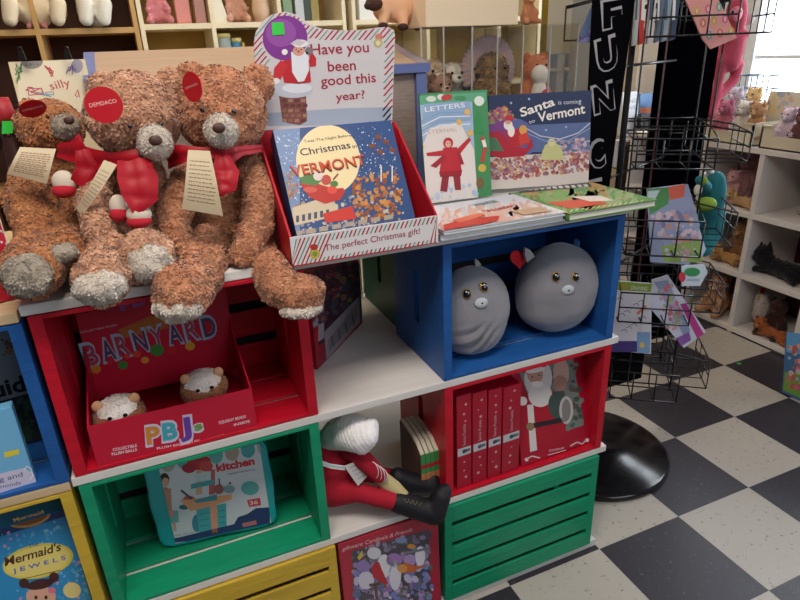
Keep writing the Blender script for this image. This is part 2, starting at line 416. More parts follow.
def paint(c): return mat(c, .42, var=.12, scale=9, bump=.35, bscale=26, stretch=(1, 6, 6), spec=.35)
RED = paint('#c0122a'); BLUE = paint('#20589c'); GREEN = paint('#15936a'); YEL = paint('#cdab3a')
def crate(label, M, x0, x1, z0, h, d=.27, flip=False, y0=0.0, nslat=4, group=None):
    t = thing('wooden_crate', label, 'crate', ((x0+x1)/2, y0+d/2, z0), 0, group)
    th = .02; g = .007
    zb, zt = z0+.001, z0+h-.002
    for x in (x0, x1-th):     # end boards with a long rounded hand slot
        zc = (zb+zt)/2; yc = y0+d/2; hh = .055; hr = .0125
        hole = [(yc+hr*math.cos(a), zc+hh+hr*math.sin(a)) for a in [math.pi*i/8 for i in range(9)]] + [(yc+hr*math.cos(a), zc-hh+hr*math.sin(a)) for a in [math.pi+math.pi*i/8 for i in range(9)]]
        TT = Matrix(((0, 0, 1, 0), (1, 0, 0, 0), (0, 1, 0, 0), (0, 0, 0, 1)))
        m = MB(); yf_ = y0-(.0075 if flip else 0); m.prism([(yf_, zb), (y0+d-.0, zb), (y0+d, zt), (yf_, zt)], x, x+th, M, TT, [hole]); m.build('end_panel', t)
    fy = (y0, y0+.008) if flip else (y0+d-.008, y0+d)
    m = MB(); n = 5 if flip else nslat; gp = .015 if flip else .022; sh = (zt-zb-(n-1)*gp)/n
    for i in range(n):
        a = zb+i*(sh+gp)
        m.box(x0+th, x1-th, fy[0]-(.008 if flip else 0), fy[1]-(.008 if flip else 0), a, a+sh, M, bevel=.0015)
    m.build('face_slats' if flip else 'back_slats', t)
    yy0, yy1 = (y0+.001, y0+d-.009) if flip else (y0+.0, y0+d-.009); w = (yy1-yy0-2*.014)/3
    for nm, za in (('floor_slats', zb), ('top_slats', zt-.008)):
        m = MB()
        for i in range(3): m.box(x0+th, x1-th, yy0+i*(w+.014), yy0+i*(w+.014)+w, za, za+.008, M, bevel=.0015)
        m.build(nm, t)
    return t
crate('red painted crate under the brown bears, holding the barnyard box', RED, -1.838, -1.39, .683, .316)
crate('blue painted crate holding two round grey plush toys', BLUE, -1.102, -.634, .683, .316)
crate('green painted open crate holding the toy kitchen case', GREEN, -1.838, -1.392, .354, .311)
crate('red painted crate holding the santa puzzle boxes', RED, -1.10, -.632, .354, .311)
crate('yellow painted crate turned slats outward beside the cardinals box', YEL, -1.838, -1.385, .024, .312, flip=True)
crate('green painted crate turned slats outward on the floor plinth', GREEN, -1.108, -.640, .024, .312, flip=True)
crate('dark green crate standing behind the blue crate in the gap', paint('#0c5a3c'), -1.085, -.64, .683, .316, d=.26, y0=.29)
crate('blue painted crate at the left edge beside the red one', BLUE, -2.32, -1.848, .678, .312)
crate('yellow painted open crate at the left edge holding the jewels box', YEL, -2.32, -1.85, .354, .306)

# ================================================================== BOXES, BOOKS
def pbox(P, pts, Mbody, depth, bevel=0):   # slab on plane P bounded by photo points
    mb = MB(); a = Art(mb, P); q = [a.uv(*p) for p in pts]; u = [x for x, _ in q]; v = [y for _, y in q]
    b = (min(u), max(u), min(v), max(v)); slab(mb, P, *b, depth, Mbody, bevel=bevel); a.b = b; return mb, a, b
PAGES = mat('#e8e2d6', .8, var=.06, scale=160, stretch=(.05, .05, 1))
def book(name, label, P, b, th, cover, group=None, cat='book'):
    """cover boards round a block of pages; returns the empty, the cover mesh builder and its art"""
    o = P @ Vector(((b[0]+b[1])/2, b[2], -th/2))
    t = thing(name, label, cat, o, 0, group)
    m = MB(); m.box(b[0]+.003, b[1]-.003, b[2]+.003, b[3]-.003, -th+.002, -.002, PAGES, P); m.build('pages', t)
    mb = MB(); M = paper(cover)
    mb.box(b[0], b[1], b[2], b[3], -.002, 0, M, P); mb.box(b[0], b[1], b[2], b[3], -th, -th+.002, M, P); mb.box(b[0], b[0]+.002, b[2], b[3], -th, 0, M, P)
    return t, mb, Art(mb, P, b)

# --- candy striped header of the book display
RD, GR = '#a3162c', '#7f9a86'
tray = thing('book_display_tray', 'red cardboard book display tray with striped santa header card', 'display box', (-1.274, .06, 1.018))
Ph = plane((-1.385, .165, 1.2))
mb = MB(); a = Art(mb, Ph)
out = [(259, 130), (255, 60), (254, 43), (256, 32), (262, 22), (272, 14.5), (285, 11.5), (298, 15), (307, 23), (321, 28.5), (340, 30.5), (360, 30), (378, 27.5), (388, 27), (394, 30), (395, 36), (392, 128)]
ou = [a.uv(*p) for p in out]
T2 = Ph
mb.prism(ou, -.003, 0, paper('#cbc6c9'), T2)
def insideA(p, poly):
    c = False; x, y = p
    for i in range(len(poly)):
        (x1, y1), (x2, y2) = poly[i-1], poly[i]
        if (y1 > y) != (y2 > y) and x < (x2-x1)*(y-y1)/(y2-y1)+x1: c = not c
    return c
inner = [(268, 128), (266, 75), (271, 62), (262, 45), (266, 30), (275, 22), (286, 19), (297, 22), (304, 30), (306, 37), (330, 40), (360, 40), (384, 37), (386, 50), (383, 128)]
def stripes(a, out, inn, step, w, cols, sl=1.05, x0=200, x1=460, ya=0, yb=140, lay=1):
    k = 0; x = x0
    while x < x1:
        c = cols[k % len(cols)]; k += 1
        yy = ya; seg = 1.6; run = None
        while yy <= yb:
            px = x-(yy-ya)*sl
            ok = insideA((px+w/2, yy), out) and not insideA((px+w/2, yy), inn)
            if ok and run is None: run = yy
            if (not ok or yy+seg > yb) and run is not None:
                p0 = x-(run-ya)*sl; p1 = px
                if yy-run > 2: a.poly([(p0, run), (p0+w, run), (p1+w, yy), (p1, yy)], c, lay)
                run = None
            yy += seg
        x += step
stripes(a, out, inner, 5.6, 2.0, [RD, RD, GR], .85, 200, 520, 8, 126)
a.poly([(268, 126), (268, 113), (300, 111), (340, 108.5), (391, 107), (391, 125)], '#9fa9bd', 1)
a.ell(285, 38, 22.5, 22.5, '#7d2f8b', 2, 28); a.ell(281, 33, 15, 14, '#914a9f', 2.5, 24)
# santa stepping out of a brick chimney
a.poly([(279, 96), (306, 95), (307, 121), (300, 125), (287, 123), (282, 118)], '#7a4a41', 3)
for i in range(5):
    for j in range(4): a.poly([(282+j*6.3+(i % 2)*2, 99+i*5), (286.5+j*6.3+(i % 2)*2, 98.8+i*5), (286.5+j*6.3+(i % 2)*2, 102+i*5), (282+j*6.3+(i % 2)*2, 102.3+i*5)], rnd.choice(['#8f5f50', '#a07a6a', '#64362f']), 4)
a.ell(293, 90, 20, 8, '#b9bdc9', 4.5, 24); a.ell(297, 88, 15, 5, '#d6d8e0', 5, 20)
a.poly([(280, 62), (292, 58), (309, 60), (311, 82), (300, 84), (284, 83)], '#b81f28', 5)
a.poly([(281, 60), (288, 66), (280, 80), (273, 80), (274, 68)], '#c22a31', 6); a.poly([(309, 60), (310, 50), (316, 58), (316, 66), (310, 67)], '#b81f28', 6)
a.ell(276, 81, 4, 3, '#e0dde0', 7); a.ell(309, 51, 4, 4, '#7e6d72', 7)
a.poly([(291, 52), (308, 52), (309, 70), (304, 81), (298, 82), (292, 72)], '#dfe1e8', 7); a.ell(298.5, 51, 6, 5, '#d49a86', 8); a.ell(300, 43.5, 8, 4, '#e4e2e4', 8.5); a.poly([(290, 44), (297, 39), (306, 42), (300, 46)], '#c9bfc4', 9)
a.ell(284.5, 52, 3, 3, '#e9e6e6', 9); a.ell(298.5, 51.5, 1.5, 1.2, '#b0584f', 9)
for x, y in ((296, 49.5), (301, 49.5)): a.ell(x, y, .8, .7, '#33262a', 9.5, 8)
a.text('Have you', (311, 55), (369, 52), 11.5, '#9c1b30', 3, .012); a.text('been', (328, 71.5), (356, 70), 11, '#9c1b30', 3)
a.text('good this', (321, 86), (376, 82), 10.5, '#9c1b30', 3); a.text('year?', (336, 101), (365, 98), 8.6, '#9c1b30', 3)
a.poly([(271.5, 22.5), (283.5, 22.5), (284.5, 34.5), (272, 35.5)], '#35c744', 11)
a.ell(379, 37, 4, 3.5, '#c9776c', 3); a.ell(378, 43, 4.5, 4.5, '#b7ab63', 4); a.ell(378, 43, 2.5, 2.5, '#d8cfb0', 5)
mb.build('header_card', tray)
# red tray body
CR = mat('#b51526', .5)
x0, x1 = -1.416, -1.130
mb = MB()
TY = Matrix(((0, 0, 1, 0), (1, 0, 0, 0), (0, 1, 0, 0), (0, 0, 0, 1)))
for x in (x0, x1-.004): mb.prism([(-.036, 1.0185), (.17, 1.0185), (.17, 1.226), (.15, 1.226), (-.036, 1.071)], x, x+.004, CR, TY)
mb.box(x0, x1, .166, .17, 1.0185, 1.23, CR); mb.box(x0, x1, -.036, .17, 1.0185, 1.022, CR)
mb.build('tray_body', tray)
Pf = plane((x0, -.0365, 1.018)); mb = MB()
slab(mb, Pf, 0, x1-x0, .0005, .054, .004, paper('#ddd9d9')); a = Art(mb, Pf, (0, x1-x0, .0005, .054))
L, Rr = (291, 240, 269), (437, 216, 244)
def fpt(u, v): return (L[0]+(Rr[0]-L[0])*u+ (0 if v else 0), (L[1]+(L[2]-L[1])*v)+(Rr[1]-L[1])*u*1.0)
for i in range(-2, 40):
    u = i/34; c = [RD, '#5f9a8b', RD][i % 3]
    gap = .2 < u < .93
    for v0, v1 in (((0, .23), (.78, .9)) if gap else ((0, .9),)):
        s = .09
        pts = [(u-s*v0+s, v0), (u-s*v0+s+.011, v0), (u-s*v1+s+.011, v1), (u-s*v1+s, v1)]
        a.poly([fpt(max(0, min(1, p)), q) for p, q in pts], c, 1)
a.poly([fpt(0, .9), fpt(1, .9), fpt(1, 1.05), fpt(0, 1.05)], '#b01a28', 2)
a.text('The perfect Christmas gift!', (325, 251), (420, 233.5), 6.5, '#9c2740', 3, .004)
a.ell(315, 254, 5, 5, '#c7b04a', 3); a.ell(314, 247, 4, 3, '#b5352f', 3); a.ell(315, 254, 2.5, 2.5, '#7f9a4a', 4)
mb.build('striped_front', tray)

# --- christmas book in the tray (a stack of them)
Pb = plane((-1.402, -.012, 1.035), 0, R(31)); b = (.008, .243, 0, .235)
t, mb, a = book('picture_book', 'starry christmas picture book with big moon inside the red tray', Pb, b, .045, '#2c4a7c')
a.poly([(265, 130), (300, 125), (300, 240), (280, 240)], '#6f86ad', .5)
a.scatter([(272, 135), (302, 133), (310, 200), (290, 200)], 60, ['#aab8cf', '#8ea4c5', '#dbe2ec'], .6, 1.4, 4, .8)
a.scatter([(345, 128), (390, 125), (398, 170), (355, 180)], 50, ['#cdd6e6', '#8fa0c4', '#e9edf4'], .4, 1.1, 8, .8)
a.ell(328, 160, 32, 35, '#e7d3a3', 1.5, 36)
a.scatter([(290, 205), (402, 188), (404, 222), (292, 240)], 90, ['#27406d', '#8d8f9e', '#c8bfb3', '#5d6684', '#b08b5e', '#d9cbb5'], 1.2, 3.2, 3, 3)
a.scatter([(350, 180), (398, 170), (404, 215), (358, 222)], 70, ['#b4672c', '#8c3f22', '#d08a3a', '#6d3a24', '#cf9c56'], 1.5, 3.6, 6, 5)
a.scatter([(284, 172), (296, 170), (300, 212), (290, 214)], 20, ['#a9784e', '#c79a63', '#8d5c3c'], 1.2, 2.6, 7, 5)
a.poly([(292, 208), (322, 198), (338, 205), (338, 216), (293, 226)], '#c9b79b', 6); 
for i in range(6): a.poly([(296+i*6, 216-i*1.2), (299+i*6, 215.5-i*1.2), (299+i*6, 222-i*1.2), (296+i*6, 222.5-i*1.2)], '#3a4a63', 7)
a.poly([(322, 214), (352, 206), (356, 219), (326, 223)], '#c33325', 8)
for i in range(8): a.poly([(293+i*13, 232-i*2.3), (302+i*13, 230.5-i*2.3), (302+i*13, 235-i*2.3), (293+i*13, 236.5-i*2.3)], '#a59785', 8)
# sleigh
a.poly([(300, 184), (304, 178), (318, 184), (334, 189), (343, 188), (345, 192), (340, 200), (325, 204), (310, 198)], '#b52a20', 9)
a.poly([(299, 178), (312, 174), (322, 180), (316, 186), (302, 184)], '#4f7a3d', 9.5); a.ell(318, 176, 5, 5, '#d9c9c0', 10); a.ell(326, 180, 5, 5, '#b9463d', 10); a.ell(334, 184, 4, 3, '#4f7a3d', 10); a.ell(332, 190, 5, 4, '#d6483a', 10)
a.ell(310, 190, 7, 3, '#c9564a', 10)
a.line([(333, 180), (338, 174)], 1.5, '#7c2a20', 10)
for x, y in ((378, 137), (372, 146), (386, 142), (392, 150), (380, 152)): a.ell(x, y, 3, 2.4, '#7d4838', 6); a.line([(x, y), (x+4, y+5)], 1, '#7d4838', 6)
for x in (381, 392): a.line([(x, 166), (x, 182)], 1.2, '#e1dacd', 9)
a.text("Twas The Night Before", (304, 143), (351, 136.5), 3, '#4a3a46', 4, .0); a.text('Christmas', (301, 156), (351, 148), 7.5, '#3c3146', 4, .01); a.text('in', (353, 148.5), (357, 147.5), 4, '#3c3146', 4)
a.text('VERMONT', (292.3, 177.6), (367, 165.6), 12, '#5b1a16', 11, .02); a.text('VERMONT', (293, 176.4), (366, 164.4), 11, '#d2502a', 14, .004)
mb.build('cover', t)

# --- girl in red coat book
Pg = plane((-1.03, .20, 1.034), R(-3), R(8))
mb0 = MB(); a0 = Art(mb0, Pg); q = [a0.uv(*p) for p in ((413, 200), (424, 93), (487, 89.5), (489, 196))]; mb0.bm.free()
b = (a0.uv(421, 120)[0], max(q[2][0], q[3][0]), 0.0, q[2][1])
t, mb, a = book('picture_book', 'green bordered picture book with a child in a red coat, arms out', Pg, b, .008, '#3f8a54')
a.poly([(380, 103), (424, 103), (472, 99), (477, 200), (405, 215), (380, 215)], '#9db6cf', 1)
a.poly([(419, 96), (486, 92), (486, 101), (419, 105)], '#5aa27c', 1.2)
a.poly([(424, 104), (470, 101), (472, 120), (422, 126)], '#8aa7c8', 2)
a.poly([(410, 175), (430, 128), (460, 122), (474, 150), (478, 200), (405, 212)], '#dfd8d2', 2)
a.scatter([(405, 195), (478, 180), (480, 205), (405, 225)], 30, ['#b9c9dc', '#e6ddd6', '#a6bdd6'], 2, 5, 5, 3)
for k in range(4): a.line([(420, 122+k*5), (440, 113+k*4), (470, 112+k*4)], 1, '#e4e8ee' if k % 2 else '#7f9cc4', 4)
a.text('LETTERS', (425, 112), (465, 107), 5, '#e2e6ee', 5, .01); a.text('ETERNAL', (428, 134), (457, 131), 4, '#c7b0a6', 5)
a.poly([(443, 148), (457, 147), (462, 172), (439, 174)], '#b8202c', 6); a.poly([(439, 172), (462, 170), (461, 176), (440, 177)], '#9a1a24', 7)
a.poly([(442, 176), (449, 176), (447, 192), (440, 191)], '#8f2530', 7); a.poly([(453, 176), (460, 175), (461, 190), (455, 190)], '#8f2530', 7)
a.poly([(444, 150), (426, 153), (427, 156), (444, 156)], '#b8202c', 8); a.poly([(457, 149), (469, 137), (471, 140), (459, 155)], '#b8202c', 8)
a.ell(448, 143, 5, 5.5, '#b8202c', 8); a.ell(448, 144, 3, 3.5, '#dcae95', 9); a.ell(447, 143.5, .5, .5, '#4a3028', 10, 8); a.ell(449.5, 143.5, .5, .5, '#4a3028', 10, 8)
a.poly([(443, 155), (430, 166), (436, 168), (446, 158)], '#a01d2c', 9); a.poly([(457, 152), (460, 165), (464, 164), (459, 150)], '#a01d2c', 9)
for x, y in ((467, 112), (459, 122), (421, 147), (470, 133)): a.ell(x, y, 3, 3, '#e0b15e', 8)
a.ell(444, 98, 3, 3, '#b5322f', 8); a.ell(441, 97, 4, 3, '#dfd6d0', 7.5); a.ell(448, 97, 4, 3, '#b5322f', 7.6); a.ell(431, 99, 5, 3, '#cfd9c6', 7); a.ell(460, 98, 6, 2.5, '#3f8c52', 7)
a.poly([(478, 110), (483, 122), (481, 122), (485, 133), (473, 133), (476, 122), (474, 122)], '#2e8c4a', 8)
a.ell(479, 101, 5, 5, '#dbe5da', 7); a.line([(482, 137), (485, 148), (482, 162)], 3.5, '#c23a3a', 8); a.line([(483, 140), (485, 147)], 3.6, '#eadfdc', 9)
a.ell(482, 168, 4, 4, '#c9b04a', 8); a.ell(480, 183, 4, 6, '#75603d', 8)
mb.build('cover', t)

# --- santa is coming to vermont
Ps = plane((-.85, .268, 1.030), R(-15), R(6))
mb0 = MB(); a0 = Art(mb0, Ps); q = [a0.uv(*p) for p in ((488, 97), (590, 89), (590, 187), (489, 194))]; mb0.bm.free()
b = ((q[0][0]+q[3][0])/2, (q[1][0]+q[2][0])/2, 0, (q[0][1]+q[1][1])/2)
t, mb, a = book('picture_book', 'wide navy picture book with santa in a red sleigh above a town', Ps, b, .012, '#1f2c52')
a.poly([(486, 130), (530, 125), (595, 122), (595, 152), (486, 152)], '#5a6c9a', .6)
a.poly([(480, 158), (600, 150), (600, 200), (480, 200)], '#d9cdc6', 1)
a.scatter([(487, 160), (590, 150), (590, 172), (487, 180)], 190, ['#b0524a', '#c98f6f', '#9d6a86', '#d9b25a', '#7c3f5b', '#c7a9a4', '#7f86a8', '#a33c3a'], 1.2, 3.2, 9, 2)
a.scatter([(555, 140), (590, 138), (590, 152), (555, 155)], 30, ['#b68fa0', '#d6c2c0', '#8f86ad'], 1.5, 3, 19, 2)
a.ell(513, 140, 23, 22, '#59639c', .9)
a.poly([(542, 152), (545, 145), (552, 142), (559, 145), (563, 152), (563, 160), (541, 160)], '#c7c58a', 6); a.ell(551.5, 142.5, 4, 4, '#d7d49c', 6.5)
a.poly([(488, 118), (505, 112), (514, 124), (510, 138), (488, 138)], '#7d3f86', 5)
a.scatter([(488, 110), (508, 106), (516, 120), (490, 124)], 26, ['#d8b04a', '#7fa04e', '#a04a86', '#d06a4a', '#6b3c8c'], 1.5, 3.2, 12, 6)
a.poly([(486, 133), (500, 131), (513, 146), (526, 148), (531, 138), (533, 146), (524, 156), (500, 158), (486, 154)], '#b01d34', 7)
a.poly([(488, 137), (496, 138), (504, 151), (488, 151)], '#4e7a5a', 8)
a.poly([(504, 131), (520, 128), (526, 144), (512, 148)], '#b8222c', 8.5); a.ell(508, 125, 4.5, 5, '#e9e2e0', 9); a.ell(508, 122, 3, 2.4, '#d6a48f', 10); a.ell(509, 118, 4.5, 3, '#c22a38', 10); a.ell(511, 131, 3.5, 6, '#efe9e6', 10)
a.ell(523, 130, 4, 5, '#d8a050', 10); a.poly([(518, 136), (527, 132), (530, 142), (520, 146)], '#cf3b34', 10.5)
a.line([(522, 126), (540, 136), (560, 139), (578, 133), (590, 123)], 1, '#c9cfe0', 9); a.line([(524, 132), (545, 141), (568, 141), (590, 128)], .8, '#9aa6c8', 9)
for x, y in ((529, 99), (559, 116), (546, 130), (566, 127), (511, 103), (580, 101)): a.ell(x, y, 1.2, 1.2, '#9fb0d4', 4, 8)
a.text('Santa', (521, 117), (555, 105), 9.5, '#efe9e2', 12, .02); a.text('is coming', (558, 104.5), (581, 103.5), 4.5, '#cfd2dc', 12, .004)
a.text('to', (529, 124), (535, 122), 4, '#cfd2dc', 12, .004); a.text('Vermont', (538, 122), (585, 113), 10, '#efe9e2', 12, .02)
mb.build('cover', t)

# --- books lying at the front
def lying(name, label, x0, x1, y0, y1, z0, z1, cover, art):
    P = plane((x0, y0, z1), 0, R(90)); t, mb, a = book(name, label, P, (0, x1-x0, 0, y1-y0), z1-z0, cover); art(a); mb.build('cover', t); return t
def art_l(a):
    a.poly([(440, 236), (566, 216), (545, 205), (520, 190), (440, 205)], '#cdd2d8', 1)
    a.scatter([(442, 230), (558, 214), (530, 204), (440, 212)], 110, ['#c9a8a0', '#d9d2cf', '#cf9a88', '#b9c4cc', '#d7c7bc'], 1.5, 4.5, 4, 2, 2)
    a.poly([(443, 226), (470, 219), (500, 217), (497, 222), (470, 228), (445, 232)], '#b8382c', 20); a.poly([(452, 221), (480, 214), (486, 216), (460, 224)], '#cf6a50', 21); a.poly([(510, 212), (540, 208), (552, 212), (524, 216)], '#b89a7c', 20)
    a.text('WINTER', (476, 207), (500, 202), 3, '#6d7a86', 12); a.text('Wonders', (489, 213), (519, 206), 3.5, '#b33c34', 12)
lying('picture_book', 'white paperback lying at the front edge beside the red tray, topmost', -1.118, -.832, -.035, .16, 1.0305, 1.0385, '#d6dae2', art_l)
lying('picture_book', 'white paperback with a blue spine line lying under another at the front edge', -1.122, -.828, -.03, .155, 1.018, 1.030, '#c9d2e6', lambda a: None)
def art_r(a):
    a.poly([(520, 190), (600, 184), (650, 203), (566, 214)], '#5f8a4c', 1)
    a.scatter([(520, 192), (598, 184), (640, 202), (566, 212)], 110, ['#4d8a45', '#7fae66', '#8fb070', '#a8b088', '#4f8a50', '#c98a5a'], 1.5, 5, 14, 2, 2.4)
    a.poly([(545, 203), (590, 199), (608, 204), (570, 209)], '#cf5b43', 9); a.poly([(570, 197), (600, 196), (614, 201), (590, 202)], '#e3d9cc', 9.5)
    a.poly([(515, 189), (588, 183), (592, 187), (520, 193)], '#2b2f3f', 9)
    for k in range(11): a.poly([(520+k*6.3, 189-k*.4), (524+k*6.3, 188.7-k*.4), (526+k*6.3, 191-k*.4), (522+k*6.3, 191.4-k*.4)], '#cfcac2', 11)
    for k in range(14): a.line([(570+k*5.4, 212.5-k*.75), (573+k*5.4, 210.2-k*.75)], 1, '#c8d79a', 11)
lying('picture_book', 'green picture book lying over the right corner of the top board', -.826, -.585, -.04, .19, 1.018, 1.034, '#5f8a4c', art_r)

# --- barnyard toy box
pb = thing('toy_display_box', 'open red barnyard toy display box with a raised back panel in red crate', 'display box', (-1.66, .1, .692))
HOT = mat('#bf1233', .45, spec=.5)
x0, x1 = -1.800, -1.513; zf = .6925
mb = MB()
mb.box(x0, x1, .004, .205, zf, zf+.003, HOT)
for x in (x0, x1-.003): mb.prism([(.004, zf), (.205, zf), (.205, zf+.15), (.16, zf+.12), (.004, zf+.083)], x, x+.003, HOT, TY)
mb.build('box_body', pb)
Pq = plane((x0, .003, zf)); mb = MB(); slab(mb, Pq, 0, x1-x0, 0, .084, .003, HOT); a = Art(mb, Pq, (0, x1-x0, 0, .084))
for i, (ch, col, x, y) in enumerate((('P', '#c9853a', 147, 440), ('B', '#3fa6b5', 163, 436), ('J', '#6a3fa0', 180, 432), ('s', '#6d9a4a', 195, 431))):
    w, h = {'P': (14, 17), 'B': (15, 17), 'J': (12, 18), 's': (8, 9)}[ch]
    if ch != 's': y += 4
    a.text(ch, (x-1.5, y+1.5), (x+w+1.5, y-1), h+2.5, '#cfc6dc', 2+i*.1, .09); a.text(ch, (x, y), (x+w, y-2.5), h, col, 4+i*.1, .045)
a.text('PLUSH BALL JELLIES', (157, 449.5), (200, 441.5), 2.6, '#ecdfe6', 5, .01)
a.text('COLLECTIBLE', (113, 451), (137, 446.5), 3, '#ecdfe6', 5, .01); a.text('PLUSH BALLS', (112, 455.5), (137, 450.5), 3, '#ecdfe6', 5, .01)
a.text('SQUISHY BEADS', (219, 424), (246, 417.5), 3, '#ecdfe6', 5, .01); a.text('INSIDE', (234, 426), (250, 422), 2.6, '#ecdfe6', 5, .01)
a.line([(128, 461), (224, 434)], .6, '#d68a9c', 5)
mb.build('front_panel', pb)
Pk = plane((x0, .2, zf+.03), 0, R(2)); mb = MB(); slab(mb, Pk, 0, x1-x0, 0, .19, .003, HOT); a = Art(mb, Pk, (0, x1-x0, 0, .19))
word = 'BARNYARD'
px = [87, 104, 118.5, 136, 153, 170, 187, 204]; py = [367, 362, 357.5, 353, 349, 345, 341, 338]
for i, ch in enumerate(word):
    a.text(ch, (px[i]-1, py[i]+1), (px[i]+15, py[i]-3), 26-i*.3, '#9fb8cf', 2+i*.05, .05); a.text(ch, (px[i]+1, py[i]-1), (px[i]+13, py[i]-4), 22-i*.3, '#5b3a5c' if i % 2 else '#a04058', 4+i*.05, .02)
for x, y, r, c in ((96, 369, 5, '#d07f2c'), (123, 365, 5, '#3f8a3a'), (145, 360, 4, '#d8963c'), (157, 350, 7, '#3f8a3a'), (172, 350, 5, '#c42a2a'), (190, 346, 5, '#d8a03c'), (127, 356, 3, '#d84a3a'), (137, 354, 4, '#d84a2a'), (110, 362, 3, '#c42a3a')): a.ell(x, y, r, r*.85, c, 6, 14)
a.poly([(118, 330), (150, 316), (165, 318), (168, 328), (124, 338)], '#b06a2a', 1.2)
a.text('PB', (121, 311), (146, 303), 10, '#8d6ac0', 6, .05); a.text('COLLECTIBLE PLUSH', (80, 333.5), (117, 325.5), 2, '#d6b8c4', 6)
mb.build('back_panel', pb)
pb['label'] = 'open red toy display box with a BARNYARD back panel in the red crate'
# --- two little plush heads in the toy box
def hamster(px, py, y, label, cut):
    c = at(px, py, y); r = .039; c.z = max(c.z, .697+r*.95)+.012
    t = thing('plush_ball', label, 'plush toy', (c.x, c.y, c.z-r*.95), 0, 'furry ball toys in the barnyard box')
    me = skin([('s', c, (r*1.15, r, r*.95)), ('s', c+Vector((0, -.012, -.008)), (r*.8, r*.7, r*.6))], .003, 4)
    W_, T_2 = furmat('#d9cfc8', '#f1ece6'), furmat('#8f5a3c', '#b98058')
    def pick(P): return ((P[:, 2] < c.z+.010+.2*np.abs(P[:, 0]-c.x-.0)) | (np.abs(P[:, 0]-c.x) > .034)).astype(int)
    link(furry(me, [W_, T_2], 90000, .006, .002, pick=pick), 'body', t)
    for s in (-1, 1):
        MB().ball(c+Vector((s*.031, -.008, .031)), (.010, .006, .011), mat('#d3a077', .8)).build('ear', t)
        m = MB(); m.ball(c+Vector((s*.013, -r*.86, .016)), (.0065, .003, .0055), mat('#e8e2dc', .3)); m.ball(c+Vector((s*.013, -r*.95, .017)), (.004, .002, .0038), mat('#1a1214', .1)); m.build('eye', t)
    MB().ball(c+Vector((0, -r*1.12, -.008)), (.004, .003, .003), mat('#7a3f3a', .4)).build('nose', t)
hamster(121, 420, .055, 'white topped plush ball peeking out at the left of the barnyard box', 0)
hamster(205, 393, .075, 'brown and white plush ball at the right of the barnyard box', 0)

# --- round grey plush pair
def squish(label, c, rx, ry, rz, eyes, nose, ears, rot, folds=0, tagc=None):
    t = thing('round_plush', label, 'plush toy', (c.x, c.y, c.z-rz), 0, 'round grey plush toys in the blue crate')
    M = mat('#8b8990', .85, var=.16, scale=9, bump=.25, bscale=120, sheen=.4)
    me = skin([('s', c, (rx, ry, rz*.94), rot), ('s', c+Vector((0, 0, -rz*.22)), (rx*.96, ry*.98, rz*.75))], .005, 6)
    for v in me.vertices:
        d = v.co-c
        v.co += d.normalized()*.0022*noise.noise(v.co*22)
        if folds and d.z < -.0 and d.y < 0:
            w = max(0, 1-abs(d.x+.3*rx+d.z*.15)/(rx*.8))*max(0, min(1, -d.z/.02))*max(0, min(1, (d.z+rz*.95)/.03))
            v.co += Vector((0, -1, 0))*w*folds*(math.sin((d.x*.8-d.z)*170+1.5*math.sin(d.x*60))**3)
    link(plush(me, M), 'body', t)
    def surf(px, py):      # first hit of the body surface at this place
        d = ray(px, py).normalized(); o = CAM; a = Vector((1/rx, 1/ry, 1/rz)); q = Vector([(o-c)[i]*a[i] for i in range(3)]); w = Vector([d[i]*a[i] for i in range(3)])
        A = w.dot(w); B = 2*q.dot(w); C_ = q.dot(q)-1; D = B*B-4*A*C_; tt = (-B-math.sqrt(max(D, 0)))/(2*A); p = o+d*tt; n = Vector([(p-c)[i]/[rx, ry, rz][i]**2 for i in range(3)]).normalized(); return p, n
    for px, py in eyes:
        p, n = surf(px, py); Q = n.to_track_quat('Z', 'Y').to_matrix()
        m = MB(); m.ball(p, (.0098, .0118, .003), mat('#c79a2e', .3, metal=.6), rot=Q); m.ball(p+n*.002, (.0083, .0098, .005), mat('#0c0b10', .06, spec=.8), rot=Q)
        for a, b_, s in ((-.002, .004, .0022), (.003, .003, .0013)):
            m.ball(p+n*.0068+RT*a+UP*b_, s, mat('#e9eaf2', .3))  # small white beads stand in for light glints on the eye
        m.build('eye', t)
    p, n = surf(*nose); Q = n.to_track_quat('Z', 'Y').to_matrix()
    m = MB(); m.ball(p-n*.001, (.016, .012, .006), mat('#b6bcc2', .9, bump=.5, bscale=200), rot=Q); m.build('muzzle', t)
    MB().ball(p+n*.004, (.0028, .0026, .002), mat('#15131a', .2)).build('nose', t)
    for (px, py, y, h, w, lean) in ears:
        b = at(px, py, y); m = MB()
        P = Matrix.Translation(b) @ Matrix.Rotation(lean, 4, 'Y') @ Matrix.Rotation(R(90), 4, 'X')
        m.prism([(-w, 0), (w, 0), (w*.7, h*.6), (0, h), (-w*.7, h*.6)], -.004, .004, mat('#a9a6a4', .8), P)
        m.build('ear', t)
    if tagc:
        p = at(*tagc); m = MB(); P = Matrix.Translation(p) @ Matrix.Rotation(R(90), 4, 'X')
        hs = [(.030*(16*math.sin(a)**3)/17, .030*(13*math.cos(a)-5*math.cos(2*a)-2*math.cos(3*a)-math.cos(4*a))/17) for a in [2*math.pi*i/28 for i in range(28)]]
        m.prism(hs, -.001, .001, mat('#c21522', .35), P); m.build('heart_tag', t)
c1 = at(479, 306, .085); c1.x = -.985; c1.z = .692+.108
c2 = at(556, 296, .09); c2.z = .692+.118
squish('smaller creased grey round plush at the left inside the blue crate', c1, .094, .07, .114, [(467, 294), (484, 287)], (481.5, 303),
       [(478, 266, .09, .022, .007, R(-25))], None, .006)
